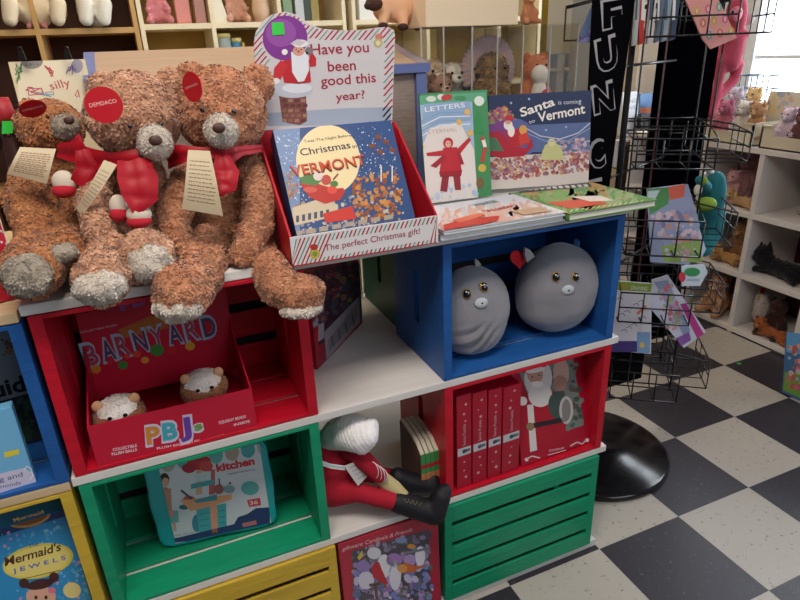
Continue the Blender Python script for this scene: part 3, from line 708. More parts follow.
squish('larger smooth grey round plush at the right inside the blue crate', c2, .112, .08, .118, [(556, 277), (575.5, 277)], (568, 290),
       [(530, 259, .08, .036, .012, R(-28)), (583, 264, .10, .03, .007, R(8))], None, 0, (520, 258, .09))

# --- brown bears
FB = {'C': ('#985c40', '#d69f7a'), 'B': ('#9a664a', '#dcb092'), 'A': ('#8c5234', '#c48a5c')}
PADW = furmat('#aea294', '#dacfc3'); PADG = furmat('#86796a', '#b8ac9c')
def cap(pts):   # chain of (px, py, y, rpx) -> capsule chain
    out = []
    for px, py, y, r in pts:
        p = at(px, py, y); out.append((p, mr(p, r)))
    return ('c', out)
def sp(px, py, y, rx, rz, ry=None):
    p = at(px, py, y); return ('s', p, (mr(p, rx), mr(p, ry or rx), mr(p, rz)))
SAT = mat('#a30b1e', .5, spec=.3, var=.1, scale=30)
KRAFT = mat('#d8c6a4', .7)
def bear(key, label, body, muzzle, nose, eyes, pads, ribbons, disc, booklet, base, ears, grey=False, felt=()):
    t = thing('teddy_bear', label, 'teddy bear', base, 0, 'brown teddy bears on the top board')
    f = furmat(*FB[key])
    link(furry(skin(body, .0055, 4, .0042, 48), [f], 95000, .0068, .0034), 'body', t)
    for e in ears: link(furry(skin(e[:1], .004, 3), [f], 90000, .0065, .003), 'ear', t)
    M_ = PADW
    mz = link(furry(skin(muzzle, .004, 4), [PADW if not grey else PADG], 120000, .005, .0024), 'muzzle', t)
    m = MB(); p = at(*nose[:3]); m.ball(p, (mr(p, nose[3]), mr(p, nose[3])*.6, mr(p, nose[3]*.8)), mat('#4c3029', .55, bump=.3, bscale=150)); m.build('nose', mz)
    for e in eyes:
        p = at(*e[:3]); MB().ball(p, mr(p, (e[3] if len(e) > 3 else 3.2)*.82), mat('#1d1210', .08, spec=.9)).build('eye', t)
    for p, gr in pads: link(furry(skin([p], .004, 3, .004, 60), [PADG if gr else PADW], 130000, .0045, .0028), 'foot_pad', t)
    for pts, w, kind in ribbons:
        P_ = [at(*q[:3]) for q in pts]; ws = [mr(p, q[3]) for p, q in zip(P_, pts)] if len(pts[0]) > 3 else [w]*len(P_)
        wv = []
        for i, p in enumerate(P_):
            d = (P_[min(i+1, len(P_)-1)]-P_[max(i-1, 0)]).normalized(); wv.append(d.cross((CAM-p).normalized()).normalized()*ws[i])
        # smooth the band
        Q, WV = [], []
        for i in range(len(P_)-1):
            for k in range(6):
                s = k/6; Q.append(P_[i].lerp(P_[i+1], s)+(CAM-P_[i]).normalized()*.003*math.sin(math.pi*s)); WV.append(wv[i].lerp(wv[i+1], s))
        Q.append(P_[-1]); WV.append(wv[-1])
        MB().strip(Q, WV, .0035, SAT).build(kind, t)
    if disc:
        px, py, y, rx, ry, txt = disc
        p = at(px, py, y); r = mr(p, max(rx, ry)); n0 = (CAM-p).normalized()
        ang = math.acos(min(1, min(rx, ry)/max(rx, ry)))
        ax = UP if rx < ry else RT
        n = Matrix.Rotation(-ang if rx < ry else ang, 3, ax) @ n0
        if rx == ry: n = n0
        vv = (UP-n*UP.dot(n)).normalized(); uu = vv.cross(n)
        P = Matrix((uu, vv, n)).transposed().to_4x4(); P.translation = p
        m = MB(); m.lathe([(r, -.001), (r, 0)], mat('#b3121f', .35), P, 40, False); a = Art(m, P)
        tx, ty, w, dy, h = txt; a.text('DEMDACO', (tx-w/2, ty+dy/2), (tx+w/2, ty-dy/2), h, '#e6b9b4', 2, .0)
        m.build('brand_tag', t)
    if booklet:
        quad, y, curl = booklet; P_ = [at(px, py, y+dy) for px, py, dy in quad]   # tl tr br bl
        m = MB(); n = 8; vs = []; nn = (P_[1]-P_[0]).cross(P_[3]-P_[0]).normalized()
        if nn.dot(CAM-P_[0]) < 0: nn = -nn
        for i in range(n+1):
            s = i/n; l = P_[0].lerp(P_[3], s); r = P_[1].lerp(P_[2], s); bul = nn*curl*math.sin(math.pi*s)
            vs += [l+bul, r+bul, l+bul-nn*.0015, r+bul-nn*.0015]
        fs = [(0, 1, 3, 2), (4*n, 4*n+2, 4*n+3, 4*n+1)]
        for i in range(n):
            a = 4*i; fs += [(a, a+4, a+5, a+1), (a+2, a+3, a+7, a+6), (a, a+2, a+6, a+4), (a+1, a+5, a+7, a+3)]
        m.geo(vs, fs, KRAFT)
        ink = mat('#9a6a55', .7); g = random.Random(key)
        for k in range(11):
            s = .16+k*.065; i = int(s*n); fr = s*n-i
            l = vs[4*i].lerp(vs[4*i+4], fr); r = vs[4*i+1].lerp(vs[4*i+5], fr); dn = (vs[4*i+4]-vs[4*i]).normalized(); x = .1
            while x < .85:
                w = g.uniform(.05, .14); e = min(x+w, .92); A, B = l.lerp(r, x)+nn*.0004, l.lerp(r, e)+nn*.0004
                m.geo([A, B, B+dn*.0011, A+dn*.0011], [(0, 1, 2, 3)], ink); x = e+.025
        m.build('paper_booklet', t)
    for (px, py, y, rx, rz, sp_) in felt:   # white and red felt ends under the bow
        p = at(px, py, y); m = MB(); a, b_ = mr(p, rx), mr(p, rz)
        vs = []; m.ball(p+UP*b_*.12, (a, a*.8, b_*.85), mat('#cdbfae', .9)); m.ball(p-UP*b_*.45, (a*1.0, a*.8, b_*.55), mat('#b21a2c', .9)); m.build('felt_end', t)
    return t
# right bear
bear('C', 'rightmost brown teddy bear with a wide leg hanging over the red crate',
     [sp(222, 112, .12, 44, 43, 38), cap([(222, 165, .18, 28), (222, 205, .185, 34), (220, 235, .18, 34)]),
      cap([(194, 168, .13, 14), (177, 200, .08, 17), (173, 228, .06, 17), (182, 242, .05, 13)]),
      cap([(250, 166, .13, 14), (261, 196, .08, 16), (256, 228, .045, 16), (243, 256, .015, 13)]),
      cap([(210, 244, .09, 20), (205, 268, .03, 23), (192, 284, -.03, 24), (182, 292, -.06, 29)]),
      cap([(258, 250, .09, 17), (266, 266, .03, 19), (280, 286, -.03, 21), (298, 296, -.05, 20), (308, 293, -.055, 18)])],
     [sp(221, 131, .035, 17, 17.5, 14)], (219, 128, .0, 6.5), [(202.5, 110, .035, 3.4), (234, 111.5, .025, 3.4)],
     [(sp(180, 306, -.075, 25, 15, 22), False), (sp(301, 309, -.062, 22, 8, 17), False)],
     [([(166, 158, .10, 22), (180, 154, .06, 18), (205, 152, .045, 9), (232, 154, .045, 16), (240, 151, .06, 10), (262, 148, .1, 7)], 0, 'ribbon'),
      ([(222, 154, .035, 12), (226, 172, .02, 26), (226, 185, .01, 22), (216, 196, .008, 5)], 0, 'ribbon_tail')],
     (192, 87, .02, 8.5, 14.5, (192, 87, 12, 5, 2.4)), ([(188, 150, 0), (210, 151, 0), (223, 216, 0), (182, 209, 0)], .0, .008), (-1.475, .13, 1.018),
     [[sp(192, 78, .13, 16, 15, 8)], [sp(257, 84, .13, 17, 19, 9)]])
# middle bear
bear('B', 'middle brown teddy bear with a round red tag over its ear',
     [sp(134, 115, .12, 46, 42, 38), cap([(134, 162, .19, 26), (136, 195, .20, 29), (136, 235, .19, 30)]),
      cap([(102, 172, .12, 13), (93, 202, .07, 16), (99, 232, .04, 16), (111, 246, .03, 13)]),
      cap([(154, 172, .14, 11), (156, 198, .12, 13), (150, 218, .10, 12)]),
      cap([(118, 245, .12, 19), (110, 262, .04, 23), (103, 278, -.04, 27), (101, 280, -.05, 27)]),
      cap([(150, 240, .12, 18), (148, 250, .06, 24), (146, 257, .0, 28)])],
     [sp(155, 143, .04, 17, 18, 15)], (155.5, 140.5, .0, 6.5), [(130, 126, .03, 3), (161, 124, .045, 3)],
     [(sp(100, 287, -.078, 26, 17, 20), False), (sp(149, 263, -.028, 22, 20, 20), False)],
     [([(78, 158, .12, 26), (92, 160, .09, 22), (112, 160, .06, 14), (140, 160, .045, 22)], 0, 'ribbon'),
      ([(134, 160, .035, 30), (138, 178, .02, 38), (140, 198, .01, 33), (136, 215, .005, 4)], 0, 'ribbon_tail')],
     (104, 105, .02, 17.5, 17.5, (103.5, 105, 27, 5, 4.4)), ([(104, 160, 0), (117, 165, 0), (82, 216, .01), (76, 208, .01)], .03, .012), (-1.63, .13, 1.018),
     [[sp(102, 86, .13, 14, 13, 8)], [sp(172, 84, .13, 16, 16, 9)]],
     felt=[(119, 208, .03, 9, 14, 1), (139, 216, .015, 12, 12, 1)])
# left bear, further back
bear('A', 'leftmost brown teddy bear looking right, half behind its neighbour',
     [sp(50, 127, .22, 31, 26, 28), cap([(50, 160, .24, 24), (50, 205, .22, 28), (50, 235, .2, 28)]),
      cap([(30, 168, .2, 15), (26, 200, .16, 20), (34, 228, .13, 20), (44, 238, .12, 15)]),
      cap([(74, 180, .2, 12), (76, 205, .16, 15), (74, 222, .14, 14)]),
      cap([(40, 240, .16, 20), (36, 258, .07, 25), (32, 271, -.01, 29)]),
      cap([(74, 235, .16, 18), (70, 245, .1, 20), (69, 252, .05, 22)])],
     [sp(66, 127, .135, 14, 13, 12)], (69, 120.5, .10, 5), [(48, 117, .12, 2.3)],
     [(sp(27, 276, -.046, 23, 23, 15), True), (sp(62, 253, .0, 15, 9, 14), True)],
     [([(58, 150, .14, 14), (72, 152, .10, 20), (86, 148, .09, 30)], 0, 'ribbon'), ([(82, 150, .085, 12), (88, 168, .08, 22), (80, 186, .075, 20)], 0, 'ribbon_tail')],
     (33, 109, .12, 12.5, 6.5, (33, 109, 20, 5, 2)), ([(20, 147, 0), (56, 149, 0), (47, 184, 0), (7, 174, 0)], .10, .006), (-1.77, .2, 1.018),
     [[sp(30, 108, .22, 9, 9, 6)]], grey=True, felt=[(64, 184, .08, 11, 14, 1)])

# --- elf doll lying in the gap
EK = mat('#a8122a', .85, bump=.4, bscale=200, var=.1); KN = mat('#eeeaea', .9, bump=1, bscale=110, stretch=(1, 1, .35)); BK = mat('#121118', .6, bump=.3, bscale=150)
el = thing('elf_doll', 'red elf doll with white knit hat and black boots lying between crates', 'doll', (-1.3, .1, .356))
me = skin([cap([(322, 448, .12, 16), (334, 465, .10, 20), (330, 488, .08, 18)]), cap([(348, 450, .07, 9), (364, 460, .03, 10), (379, 475, .01, 8.5)]),
           cap([(332, 492, .08, 15), (358, 492, .03, 10), (390, 500, -.015, 9.5), (400, 502, -.02, 9)]), cap([(338, 468, .13, 10), (372, 474, .10, 9), (398, 478, .07, 8)])], .005, 4)
link(plush(me, EK), 'body', el)
hat = skin([cap([(326, 440, .11, 10), (338, 434, .08, 16), (350, 432, .05, 19), (358, 434, .03, 19)]), cap([(370, 426, .02, 9), (366, 436, .01, 13), (362, 446, .01, 9)])], .004, 4)
ha = (at(371, 424, .05)-at(326, 440, .12)).normalized()
for v in hat.vertices: v.co += v.normal*.0009*(math.sin(v.co.dot(ha)*700))
link(plush(hat, KN), 'knit_hat', el)
b1_ = link(plush(skin([cap([(398, 502, -.02, 11), (418, 508, -.035, 12), (434, 512, -.05, 13), (441, 497, -.05, 10), (444, 491, -.045, 8)])], .004, 4), BK), 'boot', el)
link(plush(skin([cap([(398, 477, .06, 10), (416, 484, .05, 11), (430, 485, .045, 11), (432, 478, .045, 8)])], .004, 4), BK), 'boot', el)
link(plush(skin([cap([(381, 478, .02, 8), (394, 488, -.0, 8), (403, 495, -.015, 6)])], .003, 3), mat('#b8a878', .8)), 'mitten', el)
m = MB()
for k in range(4):
    p = [at(374+k*3.2+7*math.cos(a)*.6+math.sin(a)*1.5, 470+k*2.2+9*math.sin(a)*.9, .0-.014*abs(math.cos(a))) for a in [math.pi*(-.5)+math.pi*i/8 for i in range(9)]]
    m.tube(p, .0011, mat('#e0d6d6', .8), 5)
m.build('sleeve_stripes', el)
m = MB(); P_ = [at(319, 462, .04), at(330, 466, .035), at(345, 468, .03)]; m.strip(P_, Vector((0, 0, .011)), .002, mat('#c9cfd0', .5)); m.build('belt', el)
Pt = plane(at(346, 478, .02), R(10), R(12)); m = MB(); a = Art(m, Pt); q = [a.uv(*p) for p in ((344, 466), (366, 458), (372, 472), (358, 486))]; m.prism(q, -.001, 0, mat('#c9c6c2', .6), Pt)
for k in range(4): a.line([(350+k*2.6, 468+k*3.6), (362+k*2.2, 462+k*3.4)], .7, '#8a8a90', 2)
m.build('paper_tag', el)
m = MB()
for k in range(6): m.tube([at(404+k*4.2, 499+k*1.0, -.045), at(407+k*4.2, 503+k*1.0, -.055), at(409+k*4.2, 499+k*1.3, -.05)], .0007, mat('#8a7a5a', .6), 4)
m.build('boot_laces', b1_)

# --- four little board books beside the red crate
for k in range(4):
    x = -1.148+k*.0125; P = plane((x, .035+k*.004, .3555), R(0), 0)
    t = thing('small_book', ['leftmost', 'second', 'third', 'rightmost'][k]+' of four small green spined books standing beside the red crate', 'book', (x+.006, .08, .3555), 0, 'small books beside the red crate')
    g = mat('#3d8a4c', .4); o = mat('#b8744a', .4)
    m = MB(); m.box(x, x+.0115, .035, .037, .3555, .475, g); m.box(x, x+.0115, .0345, .035, .385, .42, o, bevel=0); m.box(x, x+.0115, .0346, .035, .436, .447, mat('#a8202a', .4))
    for xx in (x, x+.0105): m.prism([(.035, .3555), (.16, .3555), (.16, .50), (.10, .495), (.06, .487), (.037, .47)], xx, xx+.001, mat('#5a3a30', .5) if k == 0 and xx == x else g, TY)
    m.build('cover', t)
    m = MB(); m.prism([(.038, .358), (.158, .358), (.158, .505), (.11, .503), (.066, .494), (.038, .476)], x+.001, x+.0105, mat('#cfc4b0', .85, bump=.6, bscale=300, stretch=(6, .3, .3)), TY); m.build('pages', t)

# --- santa puzzle boxes
DR = mat('#a3122c', .3, var=.08, scale=30, spec=.5)
for k in range(4):
    xl = [455, 470.5, 485.5, 499.5][k]; xr = [470, 485, 499, 517][k]
    A = at(xl+2, 470, .012); B = at(xr+2, 466, .012); z0 = .3635; h = .262 - k*.004
    P = plane((A.x, .010, z0), R(2), R(1)); w = B.x-A.x-.001
    m = MB(); slab(m, P, 0, w, 0, h, .22, DR, bevel=.0015); a = Art(m, P, (0, w, 0, h))
    a.P = P; cx = w/2
    def rr(u, v, r, c, lay): a.raw([(u+r*math.cos(i*.785), v+r*math.sin(i*.785)) for i in range(8)], paper(c), lay)
    g = random.Random(k)
    for v in (.03, .05, .075, .19, .21, .235): rr(cx+g.uniform(-.006, .006), v, g.uniform(.002, .0045), '#c9a0a8', 1)
    a.raw([(.002, .095), (w-.002, .095), (w-.002, .117), (.002, .117)], paper('#b9bfc4'), 1); rr(cx, .106, .006, '#4a4a55', 2); a.raw([(cx, .101), (w-.004, .103), (w-.004, .110), (cx, .111)], paper('#5e626c'), 2)
    vs, fs = text_mesh('Santa Puzzle', .01); L_ = max(v.x for v in vs)
    m.geo([(cx-.003+(-v.y)*.011+.006, .122+v.x/L_*.06, .0008) for v in vs], fs, paper('#cf9aa4'), P)
    m.build('puzzle_box', label=['leftmost', 'second', 'third', 'rightmost'][k]+' of the four red puzzle boxes showing only their spines', cat='puzzle box', group='red puzzle boxes shelved spine out', base=tuple(P.translation))
Px = plane((-.872, .012, .3655), R(2), R(14))
mb, a, b = pbox(Px, [(522, 466), (514, 362), (575, 352), (593, 441)], DR, .05, .002)
b = (b[0], b[1], 0, .248)
mb.bm.free(); mb = MB(); slab(mb, Px, *b, .05, DR, bevel=.002); a = Art(mb, Px, b)
a.poly([(519, 372), (518, 360), (572, 352), (584, 425), (545, 438)], '#6d7a74', 1)
a.scatter([(540, 362), (575, 356), (583, 425), (560, 432)], 30, ['#4c5f57', '#7f8a84', '#5b4038', '#39493f'], 2, 5, 31, 1.5)
a.poly([(527, 395), (545, 385), (562, 398), (567, 440), (524, 452)], '#a5162a', 4)
a.ell(538, 378, 14, 20, '#c9c2c0', 5); a.ell(540, 395, 12, 12, '#d3cdca', 5.3); a.ell(535, 375, 8, 8, '#b98a78', 6); a.poly([(523, 372), (528, 361), (542, 360), (546, 366), (527, 374)], '#b02034', 7); a.ell(535, 370, 10, 2.6, '#e2dcd8', 7.5, rot=-.2); a.ell(522.5, 401, 4.5, 4.5, '#ded8d6', 8)
a.ell(532, 377, 1, .8, '#30221f', 7, 8); a.ell(539, 375, 1, .8, '#30221f', 7, 8); a.ell(536, 379.5, 1.8, 1.5, '#c07a6a', 7.5); a.ell(537, 384, 6, 3, '#e2dcda', 7.5)
a.poly([(527, 405), (533, 404), (537, 450), (530, 452)], '#cfc9c6', 6); a.line([(526, 427), (566, 419)], 5, '#2c2226', 7); a.ell(530, 426.5, 4, 4, '#8a6f52', 8)
a.ell(561, 373, 8, 15, '#b99a8c', 5); a.ell(560, 383, 7, 8, '#a37a6c', 6); a.ell(558, 405, 10, 14, '#3d4f49', 6); a.ell(566, 410, 7, 14, '#b9b5b2', 7); a.ell(566, 410, 4.5, 11, '#7b7a78', 8)
a.line([(526, 459), (532, 456), (540, 458)], 1.2, '#d8c4c8', 5); a.text('Christmas', (549, 452), (564, 448.5), 2.6, '#d8c4c8', 5, .005); a.line([(548, 455), (566, 450)], .8, '#d8c4c8', 5); a.line([(570, 446), (577, 442), (582, 444), (586, 440)], 1.2, '#d8c4c8', 5)
a.ell(526.5, 459.5, 2, 2, '#e2d2d4', 5, 8); a.ell(587, 440, 2, 2, '#e2d2d4', 5, 8)
mb.build('puzzle_box', label='large red puzzle box showing santa with a white beard, cover forward', cat='puzzle box', base=tuple(Px.translation))

# --- cardinals puzzle box under the middle board
Pc = plane((-1.375, -.014, .025), 0, R(2.5))
mb0 = MB(); a0 = Art(mb0, Pc); q = [a0.uv(*p) for p in ((338, 545), (438, 519), (440, 598))]; mb0.bm.free()
b = (q[0][0], q[1][0], 0, .305); mb = MB(); M = mat('#a82a3c', .35, spec=.5); slab(mb, Pc, *b, .05, M, bevel=.002); a = Art(mb, Pc, b)
a.poly([(351.5, 551), (429, 529), (433, 640), (356, 640)], '#4d4a52', 1)
a.scatter([(352, 551), (429, 530), (433, 620), (356, 635)], 170, ['#6f6880', '#8d7f9e', '#3c4348', '#5a6a4a', '#a088ac', '#7c8fb8', '#4a3c48', '#b09ab4'], 2, 5, 41, 1.5)
a.scatter([(355, 575), (432, 560), (433, 630), (357, 640)], 80, ['#6a7fc0', '#9a86b8', '#c0a4c4', '#8c5fa0', '#4a5c7a', '#d0c8dc'], 2, 5.5, 43, 4)
for x, y, rx, ry, c in ((374, 553, 7, 6, '#c9c8d0'), (384, 566, 7, 12, '#d4d2da'), (395, 575, 6, 15, '#cfcfd8'), (420, 556, 5, 10, '#dad8de'), (394, 560, 8, 7, '#9a78b0'), (410, 560, 6, 6, '#a58cc0'), (363, 566, 7, 6, '#8f7ab0'), (366, 580, 8, 9, '#c8c4d2')): a.ell(x, y, rx, ry, c, 7)
a.poly([(373, 577), (371, 568), (376, 561), (379, 562), (382, 570), (388, 583), (385, 585), (378, 580)], '#b03038', 9); a.line([(369, 585), (380, 583)], 3, '#5e5048', 10); a.line([(375, 584), (377, 600)], 3, '#5e5048', 10)
a.poly([(398, 568), (404, 562), (417, 566), (428, 564), (412, 572), (402, 573)], '#c0663c', 9); a.ell(402, 568, 5, 4, '#d09050', 10); a.poly([(357, 557), (362, 550), (363, 556), (359, 560)], '#c9b04a', 9); a.ell(411, 546, 4, 2.5, '#c98a3c', 9)
a.line([(404, 553), (430, 548)], 2.5, '#7a7880', 8); a.ell(401, 540, 6, 3, '#7c88b0', 8)
a.text('giftware Cardinals & Friends', (342, 551), (412, 531), 4, '#d8b9bc', 5, .004, .2)
mb.build('puzzle_box', label='red bordered puzzle box of cardinals and flowers below the elf', cat='puzzle box', base=tuple(Pc.translation))

# --- toy kitchen case
Pk = plane((-1.745, .118, .366), R(-8), R(3))
mb0 = MB(); a0 = Art(mb0, Pk); q = [a0.uv(*p) for p in ((148, 462), (272, 440), (274, 525), (160, 547))]; mb0.bm.free()
u0, u1 = min(q[0][0], q[3][0]), max(q[1][0], q[2][0])-.012; v1 = q[1][1]+.006
kt = thing('toy_kitchen_case', 'teal rimmed toy kitchen carry case leaning in the green crate', 'toy set', tuple(Pk @ Vector(((u0+u1)/2, .003, -.03))))
TEAL = mat('#1f9aa0', .25, spec=.6)
mb = MB(); rim = []
w, h = u1-u0, v1-.003
for i in range(64):
    a_ = 2*math.pi*i/64; c, s = math.cos(a_), math.sin(a_); e = 11
    rr = (abs(c)**e+abs(s)**e)**(-1/e); sc = 1+.012*math.cos(6*a_)
    rim.append((u0+w/2+w/2*c*rr*sc, .003+h/2+h/2*s*rr*sc))
mb.prism(rim, -.055, -.002, TEAL, Pk); mb.prism([(u0+w/2+(x-u0-w/2)*.97, .003+h/2+(y-.003-h/2)*.97) for x, y in rim], -.002, .002, TEAL, Pk); mb.build('case_shell', kt)
mb = MB(); Pk2 = Pk @ Matrix.Translation((0, 0, .0035)); ins = [(155, 460), (259, 442), (264, 522), (165, 541)]
a = Art(mb, Pk2); uvs = [a.uv(*p) for p in ins]; bb = (uvs[0][0]+.004, uvs[1][0], .012, v1-.008); slab(mb, Pk2, *bb, .0015, paper('#c9cbd0')); a.b = bb
for i, c in enumerate(('#a9a39c', '#5fa7a4', '#c9806a', '#5fa7a4', '#a99a86', '#4c9da0', '#a9a39c')): a.ell(168+i*16, 464-i*2.8, 7, 8, c, 1)
a.ell(199, 462, 12, 8, '#b32e3e', 3); a.ell(206, 466, 7, 5.5, '#c04a50', 3.5); a.ell(189, 468, 7, 5, '#a02a3a', 3.5)
for x in (199, 212): a.poly([(x-3, 470), (x+3, 469), (x+3, 494), (x-3, 495)], '#d2a07a' if x < 205 else '#b85a5a', 3)
a.poly([(191, 484), (214, 479), (214, 484), (191, 489)], '#4a9aa0', 4); a.poly([(195, 474), (211, 471), (211, 480), (196, 482)], '#b8c4c8', 3.6)
a.poly([(180, 500), (193, 499), (232, 494), (232, 499), (215, 505), (191, 511)], '#dd9a72', 5); a.poly([(194, 500), (217, 494), (217, 500), (196, 503)], '#4a8f98', 6)
a.poly([(196, 509), (226, 503), (227, 531), (200, 536)], '#4aa0a6', 4); a.poly([(210, 506), (217, 505), (218, 533), (212, 534)], '#d8937a', 5); a.ell(197, 523, 5, 9, '#3f7f98', 3.9)
for i in range(3):
    a.line([(200, 514+i*6), (209, 512.4+i*6)], .8, '#2f7f86', 5.5); a.line([(219, 511+i*6), (225, 510+i*6)], .8, '#2f7f86', 5.5)
a.line([(181, 490), (192, 499)], 2, '#43474f', 5); a.ell(184, 507, 5, 2.5, '#3d6a70', 4.5); a.ell(189, 499, 6, 3.5, '#b85a62', 4.8); a.ell(219, 489, 5, 5, '#9a5a58', 5); a.ell(229, 489, 6, 4, '#7f9a9c', 5); a.line([(219, 478), (220, 486)], 1.4, '#5a5a62', 5); a.ell(230, 483, 1.2, 1.2, '#303038', 5, 8)
a.ell(164.5, 479, 4.8, 6, '#2e2422', 3); a.ell(165.5, 482, 3.6, 4.5, '#c79a86', 3.5); a.ell(166, 501, 5.5, 14, '#a0665a', 3.2); a.poly([(160, 490), (171, 488), (172, 512), (162, 513)], '#b8866a', 3.4); a.poly([(162, 512), (178, 510), (179, 522), (164, 524)], '#6fa7a4', 4.4); a.poly([(162, 512), (174, 510), (174, 516), (163, 518)], '#d08a86', 5); a.line([(167, 524), (168, 532)], 3, '#c79a86', 3); a.line([(174, 523), (175, 531)], 3, '#c79a86', 3)
a.text('kitchen', (217, 471.5), (255, 464), 8, '#c8323c', 6, .04); a.text('intelligent playing series', (228, 475), (255, 469.5), 2, '#7d7f86', 6, 0)
a.ell(250, 488, 9, 7, '#5aa6a4', 4.5); a.poly([(247, 500), (260, 497.5), (261, 505), (249, 507)], '#c8424c', 5); a.text('36', (250, 505), (258, 503.5), 4, '#e2d0d0', 6, .01)
a.poly([(160, 541), (163, 544), (270, 530), (270, 507), (256, 508), (247, 514), (238, 517), (234, 524), (200, 532), (180, 537)], '#2c3a66', 5); a.poly([(242, 523), (256, 520), (257, 524), (243, 527)], '#b86a72', 6)
a.text('kitchen play toy', (172, 537), (194, 532.5), 2, '#7d7f86', 5.5, 0)
mb.build('cover_card', kt)

# --- tilted book box in the gap behind
Pm = plane((-1.34, .18, .684), R(47), 0)
mb = MB(); b = (0, .27, 0, .235); slab(mb, Pm, *b, .06, mat('#8f1526', .4), bevel=.002); a = Art(mb, Pm, b)
a.poly([(310, 270), (362, 262), (362, 318), (318, 346), (310, 330)], '#3c2430', 1); a.poly([(313, 345), (324, 338), (324, 300), (310, 300)], '#9a8f98', 2)
a.scatter([(308, 262), (358, 262), (358, 310), (312, 325)], 60, ['#5a2430', '#2c4450', '#7a6a48', '#4a3040', '#8f3040'], 2, 6, 22, 2)
a.poly([(310, 330), (318, 325), (318, 366), (313, 368)], '#a3182c', 5); a.poly([(324, 332), (359, 296), (360, 322), (326, 360)], '#8a7f86', 5); a.poly([(328, 340), (356, 304), (357, 318), (329, 352)], '#746a72', 6)
for k in range(4): a.line([(331+k*7, 336-k*7), (333+k*7, 346-k*7)], 1.5, '#4a3f48', 7)
mb.build('puzzle_box', label='dark red illustrated box standing angled in the gap beside the red crate', cat='puzzle box', base=tuple(Pm.translation))

# --- left edge items
Pl = plane((-2.07, -.004, .679), R(6), R(2))
mb = MB(); LBx = mat('#6fb0d8', .4, spec=.5); a = Art(mb, Pl); q = [a.uv(*p) for p in ((0, 412), (29, 402), (38, 487))]
b = (q[0][0]-.12, q[2][0], 0, q[1][1]); slab(mb, Pl, *b, .025, LBx, bevel=.0015); a.b = b
a.poly([(4, 452), (19, 449), (19, 454), (5, 458)], '#d8c93c', 2); a.poly([(-5, 475), (10, 471), (24, 468), (38, 476), (38, 500), (-5, 505)], '#c8c4da', 1.5)
a.text('ing and', (-8, 484), (23, 476), 5, '#5a5a88', 3, .005); a.text('diamonds', (-12, 491), (21, 484), 4, '#6a6a98', 3, .005)
a.line([(24, 470), (27, 466), (31, 469), (33, 475), (30, 480)], 1, '#e2e6f0', 3)
mb.build('craft_box', label='light blue boxed kit at the left edge in front of the dark book', cat='box', base=tuple(Pl.translation))
Pl2 = plane((-2.1, .135, .69), R(4), R(8)); mb = MB(); b = (-.1, .215, 0, .27); slab(mb, Pl2, *b, .02, mat('#25262b', .4)); a = Art(mb, Pl2, b)
a.poly([(-10, 335), (24, 327), (34, 392), (-10, 404)], '#8a9298', 1)
a.scatter([(2, 338), (24, 334), (26, 350), (4, 356)], 14, ['#8a5a30', '#a8743c', '#6a4630'], 1.5, 4, 51, 2)
a.text('uid', (-6, 398), (27, 390), 17, '#101116', 4, .03); a.line([(0, 368), (14, 364), (18, 366)], 1, '#8a9096', 3)
a.scatter([(0, 404), (32, 396), (32, 440), (0, 440)], 50, ['#1f3a28', '#2f5a36', '#1a2a24', '#3f6a44'], 2, 5, 53, 2)
mb.build('activity_book', label='dark activity book with black lettering in the left blue crate', cat='book', base=tuple(Pl2.translation))
Pj = plane((-2.03, .03, .366), R(3), R(4)); mb = MB(); a = Art(mb, Pj); q = [a.uv(*p) for p in ((0, 537), (62, 510), (95, 598))]
b = (q[0][0]-.05, q[2][0]-.006, 0, q[1][1]); slab(mb, Pj, *b, .07, mat('#2f8fc8', .35, spec=.5), bevel=.0015); a.b = b
a.poly([(-10, 500), (64, 480), (66, 516), (-10, 540)], '#1e3a70', 1); a.ell(29, 518, 22, 9, '#b58a4a', 2, rot=-.22); a.ell(29, 518, 19, 6.5, '#7a4a30', 3, rot=-.22)
a.text('Mermaid', (14, 522), (44, 513), 4, '#d8a860', 4, .01)
a.scatter([(0, 535), (70, 518), (90, 600), (20, 600)], 60, ['#5fb4dc', '#3c9ad0', '#7fc4e0', '#e08ab4', '#3fa0c8'], 1.2, 3.2, 61, 1.5)
a.ell(38, 561, 36, 17, '#e0cf5a', 4, rot=-.2, n=30); a.ell(38, 561, 33, 14.5, '#ead97a', 4.5, rot=-.2, n=30)
a.text('The', (29, 548), (39, 545), 4, '#3a6aa8', 6, .01); a.text("Mermaid's", (5, 566), (61, 550), 9, '#5a3430', 6, .02, .15); a.text('J E W E L S', (13, 573), (66, 559), 4.5, '#5a6ac0', 6, .02); a.line([(26, 578), (60, 570)], .8, '#8a7a4a', 6)
a.ell(41, 596, 15, 10, '#e0ac94', 6); a.ell(40, 584, 14, 5, '#4a2a2a', 7, rot=-.2); a.ell(24, 583, 5, 5, '#4a2a2a', 7); a.ell(54, 577, 5, 5, '#4a2a2a', 7); a.ell(72, 590, 9, 8, '#e0cf8a', 6); a.ell(52, 590, 4, 3, '#e07a9a', 8)
for x in (36, 46): a.ell(x, 597, 1.6, 2, '#30282c', 8, 10)
mb.build('game_box', label='blue game box with yellow oval title in the lower left yellow crate', cat='box', base=tuple(Pj.translation))
